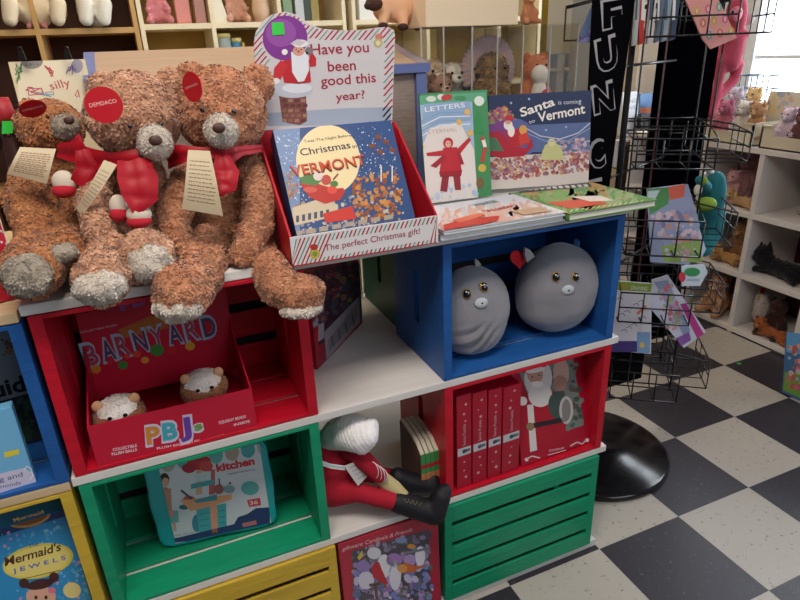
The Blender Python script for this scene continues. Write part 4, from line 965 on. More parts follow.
# red puzzle, far left on the top board
Pr = plane((-1.865, .06, 1.010), R(20), R(6)); mb = MB(); b = (-.09, .02, 0, .15); slab(mb, Pr, *b, .02, mat('#b01c2c', .4), bevel=.0015); a = Art(mb, Pr, b)
mb.box(.0195, .021, .002, .15, -.02, .001, paper('#cfc4b4'), Pr); a.scatter([(0, 205), (12, 215), (16, 250), (0, 245)], 14, ['#d8d0d6', '#c9c0c8', '#b06a5a'], 2, 4, 71, 2)
mb.build('picture_book', label='red picture book at the left edge beside the leftmost bear', cat='book', base=tuple(Pr.translation))
p = at(9, 130, .26); r = mr(p, 9); zt = 1.009
nk = thing('nutcracker_figure', 'dark bearded wooden figure in a red hat with a green sticker', 'figurine', (p.x, p.y, zt))
m = MB(); P = Matrix.Translation((p.x, p.y, 0)); m.lathe([(r*1.1, zt), (r*1.2, zt+.02), (r, zt+.06), (r*1.1, p.z-.03), (r*.9, p.z-.02), (r*.95, p.z), (r*.8, p.z+.02)], mat('#3c211c', .4), P, 24); m.ball((p.x, p.y-r*.9, p.z-.006), (r*.22, r*.3, r*.2), mat('#7a4a38', .5)); m.build('body', nk)
m = MB(); m.lathe([(r*1.0, p.z+.012), (r*1.05, p.z+.03), (r*.8, p.z+.055)], mat('#a0202a', .5), P, 24); m.build('hat', nk)
Pn = plane((p.x, p.y-r*1.08, p.z+.0), 0, 0); m = MB(); a = Art(m, Pn); q = [a.uv(*s_) for s_ in ((2, 121), (13, 121), (13, 133), (2, 134))]; m.prism(q, 0, .001, paper('#35c744'), Pn); m.build('green_sticker', nk)
# ================================================================== BEHIND THE BEARS
GREYW = mat('#8f8078', .7, var=.18, scale=30, bump=.3, bscale=40, stretch=(1, 1, 8)); BLF = mat('#5f6b9e', .5); TANL = mat('#ab8f76', .5, var=.07, scale=8, stretch=(1, 6, 6))
bx = thing('storage_bench', 'blue edged wooden chest with a tan sloping lid behind the bears', 'chest', (-1.33, .45, 1.018))
X0, X1, ZF, ZB, YF, YB = -1.70, -.958, 1.335, 1.385, .345, .57
m = MB(); m.prism([(YF+.01, 1.018), (YB, 1.018), (YB, ZB-.02), (YF+.01, ZF-.02)], X0+.01, X1-.01, GREYW, TY); m.build('body', bx)
m = MB(); 
m.prism([(YF-.004, ZF-.022), (YB, ZB-.022), (YB, ZB), (YF-.004, ZF)], X0, X0+.022, BLF, TY); m.prism([(YF-.004, ZF-.022), (YB, ZB-.022), (YB, ZB-.001), (YF-.004, ZF-.001)], X1-.03, X1, mat('#8d7f86', .6), TY)
m.box(X0+.022, X1, YF-.006, YF+.008, ZF-.022, ZF-.002, BLF)
m.prism([(YF+.004, ZF-.018), (YB, ZB-.018), (YB, ZB-.0005), (YF+.004, ZF-.0005)], X0+.022, X1-.03, TANL, TY); m.build('lid', bx)
m = MB(); m.box(X1-.035, X1-.008, YF-.002, YF+.012, 1.02, ZF-.023, BLF); m.box(X0+.008, X0+.035, YF-.002, YF+.012, 1.02, ZF-.023, BLF); m.box(X0+.035, X1-.035, YF-.002, YF+.012, 1.02, 1.045, BLF); m.build('front_frame', bx)
# drawing pad with clips
Pp = plane((-1.86, .33, 1.02), R(4), R(5)); mb = MB(); a = Art(mb, Pp); q = [a.uv(*s) for s in ((8, 62), (84, 55), (88, 120))]
b = (q[0][0], q[1][0], 0, q[0][1])
dp = thing('drawing_pad', 'cream board of scribbled childrens drawings held by two black clips', 'drawing pad', tuple(Pp.translation))
slab(mb, Pp, *b, .008, paper('#d9c9a6')); a.b = b
a.poly([(17, 62), (80, 58), (86, 125), (20, 130)], '#e3d8ba', 1)
a.ell(32, 61, 11, 8, '#8d8780', 2); a.ell(77, 66, 6, 7, '#9a93a0', 2); a.text('ABCa', (25, 66), (39, 65), 3, '#55504a', 3, 0)
def scrib(x, y, w, h, c, n, sd):
    g = random.Random(sd); p = (x, y)
    for i in range(n):
        q_ = (x+g.uniform(-w, w), y+g.uniform(-h, h)); a.line([p, q_], .8, c, 3+i*.1); p = q_
scrib(19, 74, 4, 11, '#4f7a4a', 14, 1); scrib(49, 71, 5, 6, '#b5384a', 12, 2); scrib(71, 70, 5, 6, '#7a5a9a', 9, 3); scrib(35, 91, 11, 5, '#b8455a', 12, 4); scrib(46, 94, 9, 3, '#6a9ab0', 9, 5); scrib(78, 93, 3, 7, '#c05a4a', 6, 6)
a.text('silly', (51, 90), (71, 86), 9, '#b8455a', 5, 0)
mb.build('board', dp)
for x in (22, 68):
    p = at(x, 54, .355); m = MB(); TYc = Matrix.Translation(p+Vector((0, -.01, 0))); m.prism([(-.006, -.01), (.006, -.01), (.004, .006), (-.004, .006)], -.006, .006, mat('#15130f', .3), TYc @ Matrix.Rotation(R(90), 4, 'X'))
    m.tube([p+Vector((-.003, -.01, .004)), p+Vector((-.003, -.01, .012)), p+Vector((.003, -.01, .012)), p+Vector((.003, -.01, .004))], .0007, mat('#444444', .3), 4); m.build('binder_clip', dp)

# back wall cube shelves
CRM = mat('#e6d9b9', .5, var=.05, scale=8); OAK = mat('#c29a5f', .5, var=.12, scale=10, stretch=(1, 1, .2)); DKB = mat('#4a2c20', .7)
YS = 2.2
def zrow(px, py): return at(px, py, YS).z
def cubeunit(label, xs, M, back, topz=2.0, zs=(.10, .46, .82, 1.18, 1.50, 1.86)):
    t = thing('cube_shelf', label, 'shelf', ((xs[0]+xs[-1])/2, YS+.15, 0))
    for x in xs: MB().box(x-.01, x+.01, YS, YS+.32, 0, topz, M, bevel=.001).build('upright', t)
    for z in zs: MB().box(xs[0]+.01, xs[-1]-.01, YS+.002, YS+.32, z-.012, z+.012, M).build('shelf_board', t)
    if back: MB().box(xs[0]+.01, xs[-1]-.01, YS+.32, YS+.325, 0, topz, back).build('back_panel', t)
    return t
ex = lambda px, py=15: at(px, py, YS).x
zb1 = at(200, 23, YS).z
zs = tuple(zb1+k*.34-.012 for k in (-4, -3, -2, -1, 0, 1))
cubeunit('oak framed cube shelf at the back left holding white plush legs', [ex(134)-.80, ex(134)-.40, ex(134)], OAK, DKB, 2.1, tuple(z-.01 for z in zs))
B_ = [ex(140), ex(212), ex(280), ex(344)]
cubeunit('cream cube shelf at the back with pink toys in its cubes', B_, CRM, mat('#b08d4c', .7), 2.1, zs)
C_ = [ex(354), ex(428), ex(500), ex(540)]
cubeunit('cream cube shelf at the back behind the white carton', C_, CRM, mat('#b89a50', .7), 2.1, zs)
def plush_pet(name, label, cat, c, s, col, col2=None, rot=0, group=None, ears='round', lying=False, fur=True, limbs=True, nosec='#241a18'):
    """small sitting (or lying) plush animal facing the front, about s tall"""
    t = thing(name, label, cat, c, rot, group); T = _WM[t.name]; c2 = col2 or col
    V = lambda x, y, z: T @ Vector((x*s, y*s, z*s))
    if lying: body = [('c', [(V(.35, .0, .2), .19*s), (V(-.2, 0, .2), .17*s), (V(-.3, -.02, .3), .14*s)]), ('s', V(-.42, -.08, .42), (.19*s,)*3)]
    else: body = [('c', [(V(0, .08, .22), .22*s), (V(0, .03, .48), .16*s)]), ('s', V(0, -.02, .74), (.21*s, .19*s, .19*s))]
    if limbs and not lying:
        for q in (-1, 1): body += [('c', [(V(.15*q, 0, .15), .1*s), (V(.22*q, -.3, .08), .085*s)]), ('c', [(V(.14*q, 0, .5), .075*s), (V(.22*q, -.16, .3), .065*s)])]
    if lying:
        for q in (-1, 1): body += [('c', [(V(-.25, .1*q, .15), .08*s), (V(-.52, .12*q-.05, .06), .06*s)]), ('c', [(V(.35, .12*q, .12), .09*s), (V(.5, .14*q-.04, .06), .06*s)])]
        body += [('c', [(V(.5, 0, .25), .06*s), (V(.75, .02, .4), .04*s)])]
    me = skin(body, max(.004, s*.035), 3, .0025, 70)
    if fur: me = furry(me, [furmat(col, c2)], min(40000, 500/(s*s)), s*.05, s*.018)
    else: me = plush(me, mat(col, .9, bump=.4))
    link(me, 'body', t)
    hx, hy, hz = (-.42, -.08, .42) if lying else (0, -.02, .74)
    for q in (-1, 1):
        m = MB()
        if ears == 'point': m.lathe([(.07*s, 0), (.045*s, .08*s), (.004*s, .17*s)], mat(col, .9), Matrix.Translation(V(hx+.12*q, hy, hz+.14)), 10)
        elif ears == 'long': m.ball(V(hx+.1*q, hy, hz+.3), (.05*s, .035*s, .2*s), mat(c2, .9))
        elif ears == 'drop': m.ball(V(hx+.2*q, hy, hz-.02), (.05*s, .07*s, .14*s), mat(c2, .9))
        else: m.ball(V(hx+.15*q, hy, hz+.14), (.075*s, .04*s, .075*s), mat(col, .9))
        m.build('ear', t)
        MB().ball(V(hx+.08*q, hy-.17, hz+.04), .022*s, mat('#120d0d', .1)).build('eye', t)
    m = MB(); m.ball(V(hx, hy-.17, hz-.05), (.09*s, .08*s, .07*s), mat(c2, .9)); m.build('muzzle', t); MB().ball(V(hx, hy-.25, hz-.02), (.03*s, .02*s, .022*s), mat(nosec, .3)).build('nose', t)
    return t
zr = zb1+.001
# pale plush with hanging legs on the oak shelf
def dangler(label, px0, px1, y, col):
    pt_ = at((px0+px1)/2, 22, y); z0 = pt_.z; t = thing('plush_doll', label, 'plush toy', (pt_.x, y+.08, zr-.01))
    b = []
    for px in (px0, px1): b.append(('c', [(Vector((at(px, 20, y).x, y+.12, zr+.05)), .035), (at(px, 4, y), .034), (at(px, 19, y), .030)]))
    b.append(('c', [(Vector((pt_.x, y+.14, zr+.06)), .07), (Vector((pt_.x, y+.14, zr+.22)), .06)])); b.append(('s', Vector((pt_.x, y+.13, zr+.32)), (.07, .07, .07)))
    link(plush(skin(b, .008, 4), mat(col, .9, bump=.5, bscale=60)), 'body', t)
    for q in (-1, 1): MB().ball((pt_.x+q*.025, y+.065, zr+.33), .006, mat('#120d0d', .1)).build('eye', t)
dangler('cream long legged plush with both legs hanging over the oak shelf edge', 10, 58, YS-.06, '#dccdb0')
dangler('white plush bunny with a foot over the shelf edge beside the oak upright', 86, 104, YS-.05, '#e0dccf')
plush_pet('plush_animal', 'pink and brown small plush between the hanging cream legs', 'plush toy', (ex(34), YS+.06, zr-.01), .14, '#b06a6a', '#d8a8a0')
plush_pet('plush_animal', 'pink curly plush toy in the left cube of the cream shelf', 'plush toy', (ex(160), YS+.08, zr), .20, '#c06878', '#e2a0a0')
Z = zr
m = MB(); x = ex(186); m.box(x-.04, x+.03, YS+.06, YS+.12, Z, Z+.2, mat('#d8908a', .4), bevel=.01); m.build('gift_pouch', label='pink tall pouch beside the pink curly plush', cat='pouch')
m = MB(); x = ex(203); m.box(x-.03, x+.02, YS+.05, YS+.1, Z, Z+.2, mat('#b98a84', .3), bevel=.005); m.build('toy_package', label='rose clear package against the cube divider', cat='package')
m = MB(); x = ex(217); m.prism([(-.03, 0), (.06, 0), (.01, .2), (-.03, .22)], 0, .06, mat('#e0dccb', .8), Matrix.Translation((x, YS+.1, Z)) @ Matrix.Rotation(R(90), 4, 'X')); m.build('folded_card', label='white folded card at the left of the middle cube', cat='card')
plush_pet('plush_animal', 'mottled pink plush in the middle cube of the cream shelf', 'plush toy', (ex(240), YS+.1, Z), .2, '#b98068', '#e0b8a0')
m = MB(); m.lathe([(.035, Z), (.045, Z+.05), (.035, Z+.12), (.02, Z+.18), (.028, Z+.23), (.004, Z+.27)], mat('#d9b79a', .6), Matrix.Translation((ex(264), YS+.06, 0)), 20); m.build('vase', label='peach rounded figure standing at the right of the middle cube', cat='figurine')
Zl = Z-.34
for i, (px, w, h, c) in enumerate(((222, .035, .13, '#8c9a98'), (235, .025, .12, '#3f7ea8'))):
    x = ex(px); m = MB(); m.lathe([(w, Zl), (w, Zl+h*2.1), (w*.95, Zl+h*2.12)], mat(c, .5), Matrix.Translation((x, YS+.07, 0)), 24); m.lathe([(w*1.04, Zl+h*2.1), (w*1.04, Zl+h*2.1+.02)], mat('#cfc07a', .4), Matrix.Translation((x, YS+.07, 0)), 24)
    m.build('canister', label=('grey', 'blue')[i]+' canister in the lower middle cube under the shelf board', cat='canister')
for i, px in enumerate((241, 245)):
    x = ex(px); MB().box(x-.006, x+.006, YS+.04, YS+.18, Zl, Zl+.25-.02*i, mat(('#c9a050', '#8a6a40')[i], .6)).build('small_book', label=('tan', 'brown')[i]+' thin book beside the blue canister', cat='book')
for i, (px, c, h) in enumerate(((291, '#7f9a7a', .2), (303, '#b9c0c4', .22), (311, '#3f4a44', .21), (318, '#9a8a50', .2))):
    x = ex(px); MB().box(x-.022, x+.022, YS+.05, YS+.12, Z, Z+h, mat(c, .4), bevel=.003).build('toy_package', label=['pale green', 'silver', 'dark', 'olive'][i]+' package standing in the cube above the santa header', cat='package')
m = MB(); x = ex(372); m.box(x-.06, x+.05, YS+.02, YS+.2, Z, Z+.2, mat('#dfe0da', .5)); m.build('toy_package', label='white carton in the cube behind the hanging cow plush', cat='package')

# acrylic display cases on the top board behind the books
ACR = glass('#fbfbf8', .07, .03); EDG = mat('#d8d4cc', .15, trans=.5)
xs = [at(p, 60, .40).x for p in (418, 440, 468, 493, 518, 545, 572)]
zt0, zt1 = 1.018, at(500, 25, .36).z
ac = thing('acrylic_display_case', 'clear acrylic case of small plush animals behind the christmas books', 'display case', ((xs[0]+xs[-1])/2, .46, zt0))
m = MB(); m.box(xs[0], xs[-1], .38, .383, zt0, zt1-.003, ACR); m.build('front_pane', ac)
m = MB(); m.box(xs[0], xs[-1], .38, .57, zt1-.003, zt1, ACR); m.build('top_pane', ac)
m = MB(); m.box(xs[0], xs[-1], .567, .57, zt0, zt1-.003, ACR); m.build('back_pane', ac)
for x in (xs[0], xs[2], xs[4], xs[-1]): MB().box(x-.0015, x+.0015, .383, .567, zt0, zt1-.003, ACR).build('side_pane', ac)
m = MB()
for x in xs: m.box(x-.0016, x+.0016, .3785, .3815, zt0, zt1, EDG)
for x in xs[::2]: m.box(x-.0012, x+.0012, .5685, .5715, zt0, zt1, EDG)
m.build('pane_edges', ac)
m = MB(); m.box(xs[0], xs[-1], .374, .38, zt0, zt0+.02, mat('#c9bb9c', .5)); m.build('front_rail', ac)
# stand board inside
def inz(px, py, y): return at(px, py, y)
m = MB(); m.box(xs[0]+.003, xs[-1]-.003, .40, .56, 1.018, 1.16, mat('#cfc0a4', .6)); m.build('inner_step', ac)
zi = 1.161
pets = [('cow plush with a brown back at the left inside the clear case', 440, '#7a5040', '#d8a88c', .15, 'round', .45), ('tan and white puppy plush behind the cow in the clear case', 432, '#a87848', '#e4d8c8', .19, 'drop', .50), ('spotted white dog plush inside the clear case', 451, '#d4c8bc', '#e8e0d8', .18, 'drop', .50),
        ('black and white dog plush in the middle of the clear case', 474, '#c8bcb8', '#2c2a30', .19, 'drop', .50), ('orange and red doll plush at the right inside the clear case', 534, '#b8643a', '#d8906a', .19, 'round', .5)]
for lb, px, c, c2, s, e, y in pets: plush_pet('plush_animal', lb, 'plush toy', (at(px, 70, y).x, y, zi), s, c, c2, ears=e, group='plush animals in the clear case')
# fluffy lion like plush: brown head inside a pink mane
p = at(492, 74, .45); t = thing('plush_animal', 'fluffy brown plush framed by a pale pink mane in the clear case', 'plush toy', (p.x, .45, zi), 0, 'plush animals in the clear case')
link(furry(skin([('s', Vector((p.x, .45, zi+.07)), (.055, .05, .07)), ('s', p+Vector((0, 0, .01)), (.04, .04, .04))], .005, 3), [furmat('#7a5a3a', '#a8865c')], 60000, .014, .004), 'body', t)
m = MB(); g = random.Random(9)
for i in range(26):
    a_ = math.pi*(-.15)+math.pi*1.3*i/25; rr = .062; c = p+Vector((rr*math.cos(a_), .02, .012+rr*math.sin(a_))); m.ball(c, (.011, .006, .024), mat('#c9a8b0', .7), rot=Matrix.Rotation(-(a_-math.pi/2), 3, 'Y'))
m.build('mane', t)
for q in (-1, 1): MB().ball(p+Vector((q*.014, -.04, .015)), .004, mat('#120d0d', .1)).build('eye', t)
t = thing('plush_doll', 'white doll with a red heart bib at the right end of the clear case', 'plush toy', (at(540, 70, .44).x, .44, zi), 0, 'plush animals in the clear case')
x = at(540, 70, .44).x; link(plush(skin([('c', [(Vector((x, .44, zi+.03)), .032), (Vector((x, .44, zi+.09)), .02)]), ('s', Vector((x, .44, zi+.125)), (.024, .024, .026))], .004, 3), mat('#e4dcd8', .9)), 'body', t)
m = MB(); m.ball((x+.002, .412, zi+.075), (.012, .006, .013), mat('#c8405a', .6)); m.build('heart_patch', t)
# cream carton on the clear case
xa, xb = at(426, 28, .40).x, at(518, 26, .40).x
m = MB(); m.box(xa, xb, .40, .565, zt1+.001, zt1+.13, mat('#e2ccae', .6), bevel=.002); m.build('carton', label='plain cream carton sitting on top of the clear plush case', cat='box')
# cow plush sprawled over the chest and case corner
p = at(393, 12, .47); t = thing('plush_cow', 'pink and brown plush calf standing over the chest corner below the back shelf', 'plush toy', (p.x, .5, 1.38))
link(plush(skin([cap([(384, 9, .50, 12), (402, 10, .50, 13)]), cap([(385, 12, .48, 6.5), (383, 24, .46, 5)]), cap([(402, 14, .48, 6.5), (403, 25, .46, 5)]), cap([(408, 12, .52, 5.5), (416, 25, .50, 4.5)])], .004, 3), mat('#d8a884', .9, bump=.3)), 'body', t)
for q in ((383, 26, .455, 5), (403, 27, .455, 5.5), (417, 27, .495, 4.5)): MB().ball(at(*q[:3]), (mr(p, q[3]), mr(p, q[3]), mr(p, 3.6)), mat('#3c221c', .8)).build('hoof', t)
m = MB(); c = at(374, 4, .46); m.ball(c, (mr(c, 9), mr(c, 8), mr(c, 6.5)), mat('#472a22', .9)); m.build('head', t)
m = MB(); c = at(368, 6, .43); m.ball(c, (mr(c, 4), mr(c, 4), mr(c, 3.5)), mat('#2f1c18', .8)); m.build('muzzle', t)
plush_pet('plush_monkey', 'orange and brown plush monkey perched right of the cream carton', 'plush toy', (at(528, 26, .45).x, .45, zt1+.001), .085, '#8a4f2c', '#d89468')

# ================================================================== SPINNER RACK
BLK = mat('#060508', .6, spec=.2); WIRE = mat('#0e0d12', .35, spec=.5); cx, cy = -.335, .355
rk = thing('spinner_rack', 'black wire spinner rack with a letter banner beside the display shelf', 'display rack', (cx, cy, 0))
m = MB(); m.lathe([(.255, 0), (.262, .004), (.262, .016), (.25, .024), (.06, .034), (.03, .04)], mat('#130f13', .16, spec=.5), Matrix.Translation((cx, cy, 0)), 64); m.build('round_base', rk)
m = MB(); m.lathe([(.009, .03), (.009, 1.75)], BLK, Matrix.Translation((cx, cy, 0)), 16); m.build('pole', rk)
# black letter banner
def bpx(px, py, y): return at(px, py, y)
Pz = plane((-.42, .31, 0), R(-8), 0); mb = MB(); a = Art(mb, Pz)
tl, tr_, m1, m2, = a.uv(594.5, 0), a.uv(635, 0), a.uv(588.5, 120), a.uv(618.5, 120)
def ex2(p, q, v): t_ = (v-p[1])/(q[1]-p[1]); return (p[0]+(q[0]-p[0])*t_, v)
pts = [ex2(tl, m1, .05), ex2(tl, m1, 1.62), ex2(tr_, m2, 1.62), (max(ex2(tr_, m2, .05)[0], ex2(tl, m1, .05)[0]+.03), .05)]
pts = [(ex2(tl, m1, 1.0)[0], .05), ex2(tl, m1, 1.0), ex2(tl, m1, 1.62), ex2(tr_, m2, 1.62), ex2(tr_, m2, 1.0), (ex2(tr_, m2, 1.0)[0]-.005, .05)]
mb.prism(pts[::-1], -.012, 0, mat('#040306', .8, spec=.05), Pz)
for ch, p0, p1, h in (('F', (603, 28), (622, 24), 26), ('U', (598.5, 71), (618, 65), 30), ('N', (594.5, 113), (614.5, 107), 26), ('C', (591, 168), (605.5, 164), 25), ('T', (590, 206), (602, 204), 24)):
    a.text(ch, (p0[0]-.8, p0[1]+.8), (p1[0]+.8, p1[1]-.8), h+1.6, '#a9a4a6', 2, .075); a.text(ch, (p0[0]+.3, p0[1]-.3), (p1[0]-.3, p1[1]+.3), h-.6, mat('#040306', .8, spec=.05), 4, .045)
mb.build('letter_banner', rk)
# tall black board at the rear right
def board_at(pl, pr, y, z0, z1):
    A = atz(0, 0, 0)
p0 = at(659, 60, .52); p1 = at(712, 60, .52)
m = MB(); m.box(p0.x, p1.x, .50, .53, .30, 1.70, mat('#040306', .8, spec=.0), bevel=.002); m.box(p0.x, p0.x+.006, .497, .50, .3, 1.7, mat('#4a1c22', .5)); m.build('back_board', rk)
m = MB(); m.box(-.36, -.09, .40, .425, .22, .50, mat('#07060a', .7, spec=.05)); m.build('lower_board', rk)
m = MB()
for z in (.34, .70, 1.0, 1.30, 1.6):
    for q in ((p0.x+.05, .50, z), (-.42, .315, z)):
        m = MB(); m.tube([(cx, cy, z), q], .004, WIRE); m.build('support_arm', rk)
def basket(O, ax, out, w, d, h, fh=None, nv=4):
    """wire pocket: O = back bottom corner, ax along the back, out = outward"""
    O = Vector(O); ax = Vector(ax).normalized(); out = Vector(out).normalized(); Z_ = Vector((0, 0, 1)); m = MB(); r = .0027; fh = fh or h*.75
    A, B, C_2, D_ = O, O+ax*w, O+ax*w+out*d, O+out*d
    m.tube([A, B, C_2, D_], r, WIRE, 5, True); m.tube([A+Z_*h, B+Z_*h, C_2+Z_*fh, D_+Z_*fh], r, WIRE, 5, True)
    for i in range(nv+1):
        s = i/nv; m.tube([A+ax*w*s+Z_*h, A+ax*w*s, A+ax*w*s+out*d, A+ax*w*s+out*d+Z_*fh], r*.85, WIRE, 5)
    for s in (.5,): m.tube([D_+Z_*fh*s, C_2+Z_*fh*s], r*.85, WIRE, 5)
    m.build('wire_pocket', rk)
gc = Vector((-.17, .36, 0)); dirs = [Vector((-.6, -.8, 0)), Vector((.8, -.6, 0)), Vector((.6, .8, 0)), Vector((-.8, .6, 0))]
for z, h in ((1.37, .11), (1.035, .10), (.785, .13), (.57, .12), (.30, .12)):
    for k, o_ in enumerate(dirs):
        a_ = Vector((-o_.y, o_.x, 0)); w = .20
        if k == 3 and z > 1.3: w = .11
        if k == 3 and z < 1.3: continue
        basket(gc+o_*(.10 if k != 3 else .2)-a_*w/2+Vector((0, 0, z)), a_, o_, w, .11, h, h*.8, 3)
for z in (1.45, 1.1, .86, .65, .38):
    m = MB(); r_ = .1; m.tube([gc+Vector((0, 0, z))+dirs[k]*r_+dirs[(k+1) % 4]*r_ for k in range(4)], .003, WIRE, 6, True); m.build('wire_ring', rk)
for k in range(4):
    m = MB(); q = gc+dirs[k]*.1+dirs[(k+1) % 4]*.1; m.tube([q+Vector((0, 0, .28)), q+Vector((0, 0, 1.75))], .003, WIRE); m.build('wire_upright', rk)

# things standing in the rack pockets
def card_px(name, label, cat, P, quad, body, fn, th=.006, group=None):
    mb = MB(); a = Art(mb, P); uv = [a.uv(*q) for q in quad]; mb.prism(uv, -th, 0, paper(body), P); fn(a); return mb.build(name, label=label, cat=cat, group=group, base=tuple(P @ Vector((sum(x for x, _ in uv)/len(uv), min(y for _, y in uv), 0))))
def f(a):
    a.poly([(648, 190), (688, 184), (700, 225), (690, 265), (650, 262)], '#8f9ab8', 1); a.poly([(647, 189), (672, 187), (668, 204), (650, 215)], '#4f8a50', 2); a.poly([(668, 187), (685, 184), (684, 197), (670, 200)], '#cf5f48', 2.5); a.poly([(648, 191), (660, 190), (652, 205), (647, 205)], '#b9ccd0', 3)
    a.scatter([(652, 215), (690, 210), (698, 240), (660, 245)], 36, ['#c9a8b8', '#7f8ab8', '#d8c8d0', '#5f6aa0', '#d88a5a'], 2, 5, 4, 4); a.poly([(661, 246), (700, 240), (702, 262), (664, 262)], '#8aa858', 8)
    a.scatter([(664, 248), (700, 243), (700, 260), (664, 260)], 12, ['#d88aa8', '#c9c0d8', '#7f9ab0'], 1.5, 3, 6, 10)
card_px('activity_book', 'green and lilac illustrated book in the middle rack pocket', 'book', plane((-.25, .235, .84), R(-30), R(8)), [(647, 189), (685, 184), (706, 249), (700, 262), (664, 263), (650, 240)], '#b9c2d8', f)
def f(a):
    a.poly([(616, 281), (652, 284), (651, 292), (615, 290)], '#7f9a3c', 2); a.text('MARBLE', (619, 289), (628, 289), 4, '#d0703a', 4, 0); a.text('DRAWING', (631, 289.5), (647, 290.5), 4, '#dfe4d0', 4, 0)
    for k in range(9): x = 617+(k*7) % 26; y = 299+(k*13) % 36; a.line([(x, y), (x+4, y-2), (x+6, y+1)], .6, '#4a4a58', 3)
    a.line([(637, 314), (646, 306)], 3, '#d0806a', 4); a.poly([(610, 341), (637, 341), (637, 352), (610, 352)], '#4a3a80', 4); a.poly([(637, 332), (650, 332), (650, 353), (637, 353)], '#7aa0c8', 4.2); a.ell(642, 345, 2.5, 3, '#d8c060', 5)
card_px('activity_book', 'white puzzle book with green band in the lower rack pocket', 'book', plane((-.33, .27, .61), R(-30), R(8)), [(612, 281), (652, 284), (651, 354), (608, 350)], '#d3d4dc', f, .014)
def f(a):
    a.poly([(654, 282), (668, 280), (690, 330), (686, 340)], '#8f9cc0', 1); a.scatter([(655, 290), (672, 285), (684, 325), (668, 332)], 22, ['#d0a0a8', '#8fb070', '#b0b8d8', '#c85a70'], 2, 4, 15, 2); a.poly([(680, 304), (686, 303), (704, 334), (697, 338)], '#b03a88', 8); a.poly([(676, 338), (689, 332), (691, 340), (681, 346)], '#8a5aa8', 8)
card_px('activity_book', 'slanting book with a magenta edge in the lower rack pocket', 'book', plane((-.17, .20, .6), R(-28), R(8)), [(652, 280), (668, 275), (706, 332), (684, 348), (652, 310)], '#c4cadc', f)
def f(a):
    for k in range(9): 
        x, y = 697+(k % 3)*11+(k//3)*6, 11+(k//3)*12-(k % 3)*2; a.ell(x, y, 3, 4.5, ['#c8a030', '#d05a80', '#5a9a90', '#c86a40'][k % 4], 3); a.ell(x, y, 1.2, 2.6, '#e0b0ac', 4)
card_px('greeting_card', 'pink greeting card patterned with small sandals in the top rack pocket', 'card', plane((-.18, .20, 1.42), R(-28), R(3)), [(684, -4), (715, -8), (737, 38), (711, 49), (703, 40)], '#d8928c', f)
def f(a): a.scatter([(578, 36), (594, 30), (594, 43), (578, 42)], 12, ['#3a4a90', '#7a6ac0', '#b8b0d8'], 1.5, 4, 77, 2)
card_px('greeting_card', 'blue card leaning in the rack pocket left of the banner', 'card', plane((-.5, .42, 1.42), R(-20), R(3)), [(576, 42), (594, 0), (596, 0), (596, 43)], '#6f86b0', f, .004)
for i, (px, w, c, tl_) in enumerate(((635, 4, '#a9b4b8', 2), (641, 5, '#b5342e', -2), (649, 5, '#c9cbd0', 3), (657, 4, '#5a6a80', 5), (664, 5, '#8a9aa8', 4), (672, 5, '#3c4a60', 4))):
    def f(a): a.poly([(px+1, -2), (px+w-1, -2), (px+w-2, 20), (px, 20)], '#d8dade' if i % 2 else '#4a5a70', 2)
    card_px('booklet', ['grey', 'red', 'white', 'slate', 'silver', 'dark blue'][i]+' slim booklet in the top rack pocket beside the banner', 'book', plane((-.28, .27, 1.40), R(-30), 0), [(px+tl_, -6), (px+w+tl_, -6), (px+w-2, 44 - i), (px-2, 46-i)], c, f, .02)
def f(a): a.ell(692, 272, 8, 4.5, '#2f8a50', 3); a.text('ORGANIC', (686, 281), (700, 281), 2.4, '#4a5a90', 3, 0); a.ell(682, 277, 3.5, 5, '#c22a3c', 4)
card_px('hang_tag_sign', 'small white sign with a green oval hanging below the rack pocket', 'sign', plane((-.1, .15, .78), R(10), 0), [(682, 266), (704, 264), (708, 272), (700, 286), (682, 286)], '#c4cfd8', f, .003)

# teal dragon plush hanging at the rack
t = thing('plush_dragon', 'teal plush dragon with a lime belly hanging on the rack side', 'plush toy', tuple(at(708, 262, .35)))
TL = mat('#23717b', .85, bump=.4, bscale=80); LM = mat('#7f9a30', .85, bump=.4, bscale=80)
link(plush(skin([cap([(712, 200, .35, 13), (714, 188, .34, 12), (716, 180, .33, 9)]), cap([(712, 214, .35, 13), (710, 232, .35, 12), (704, 250, .33, 7)]), cap([(706, 187, .31, 6), (700, 180, .30, 5)])], .006, 3), TL), 'body', t)
m = MB(); p = at(706, 204, .30); m.ball(p, (mr(p, 11), mr(p, 9), mr(p, 7)), LM); m.build('belly', t)
m = MB(); p = at(704, 181, .285); m.ball(p, (mr(p, 4), mr(p, 3), mr(p, 4)), LM); p = at(698, 190, .30); m.ball(p, (mr(p, 4), mr(p, 4), mr(p, 6)), mat('#d0cdb8', .9)); m.build('snout', t)
for q in ((704, 174), (712, 172)): MB().ball(at(q[0], q[1], .29), .006, mat('#dfe8e8', .2)).build('eye', t)
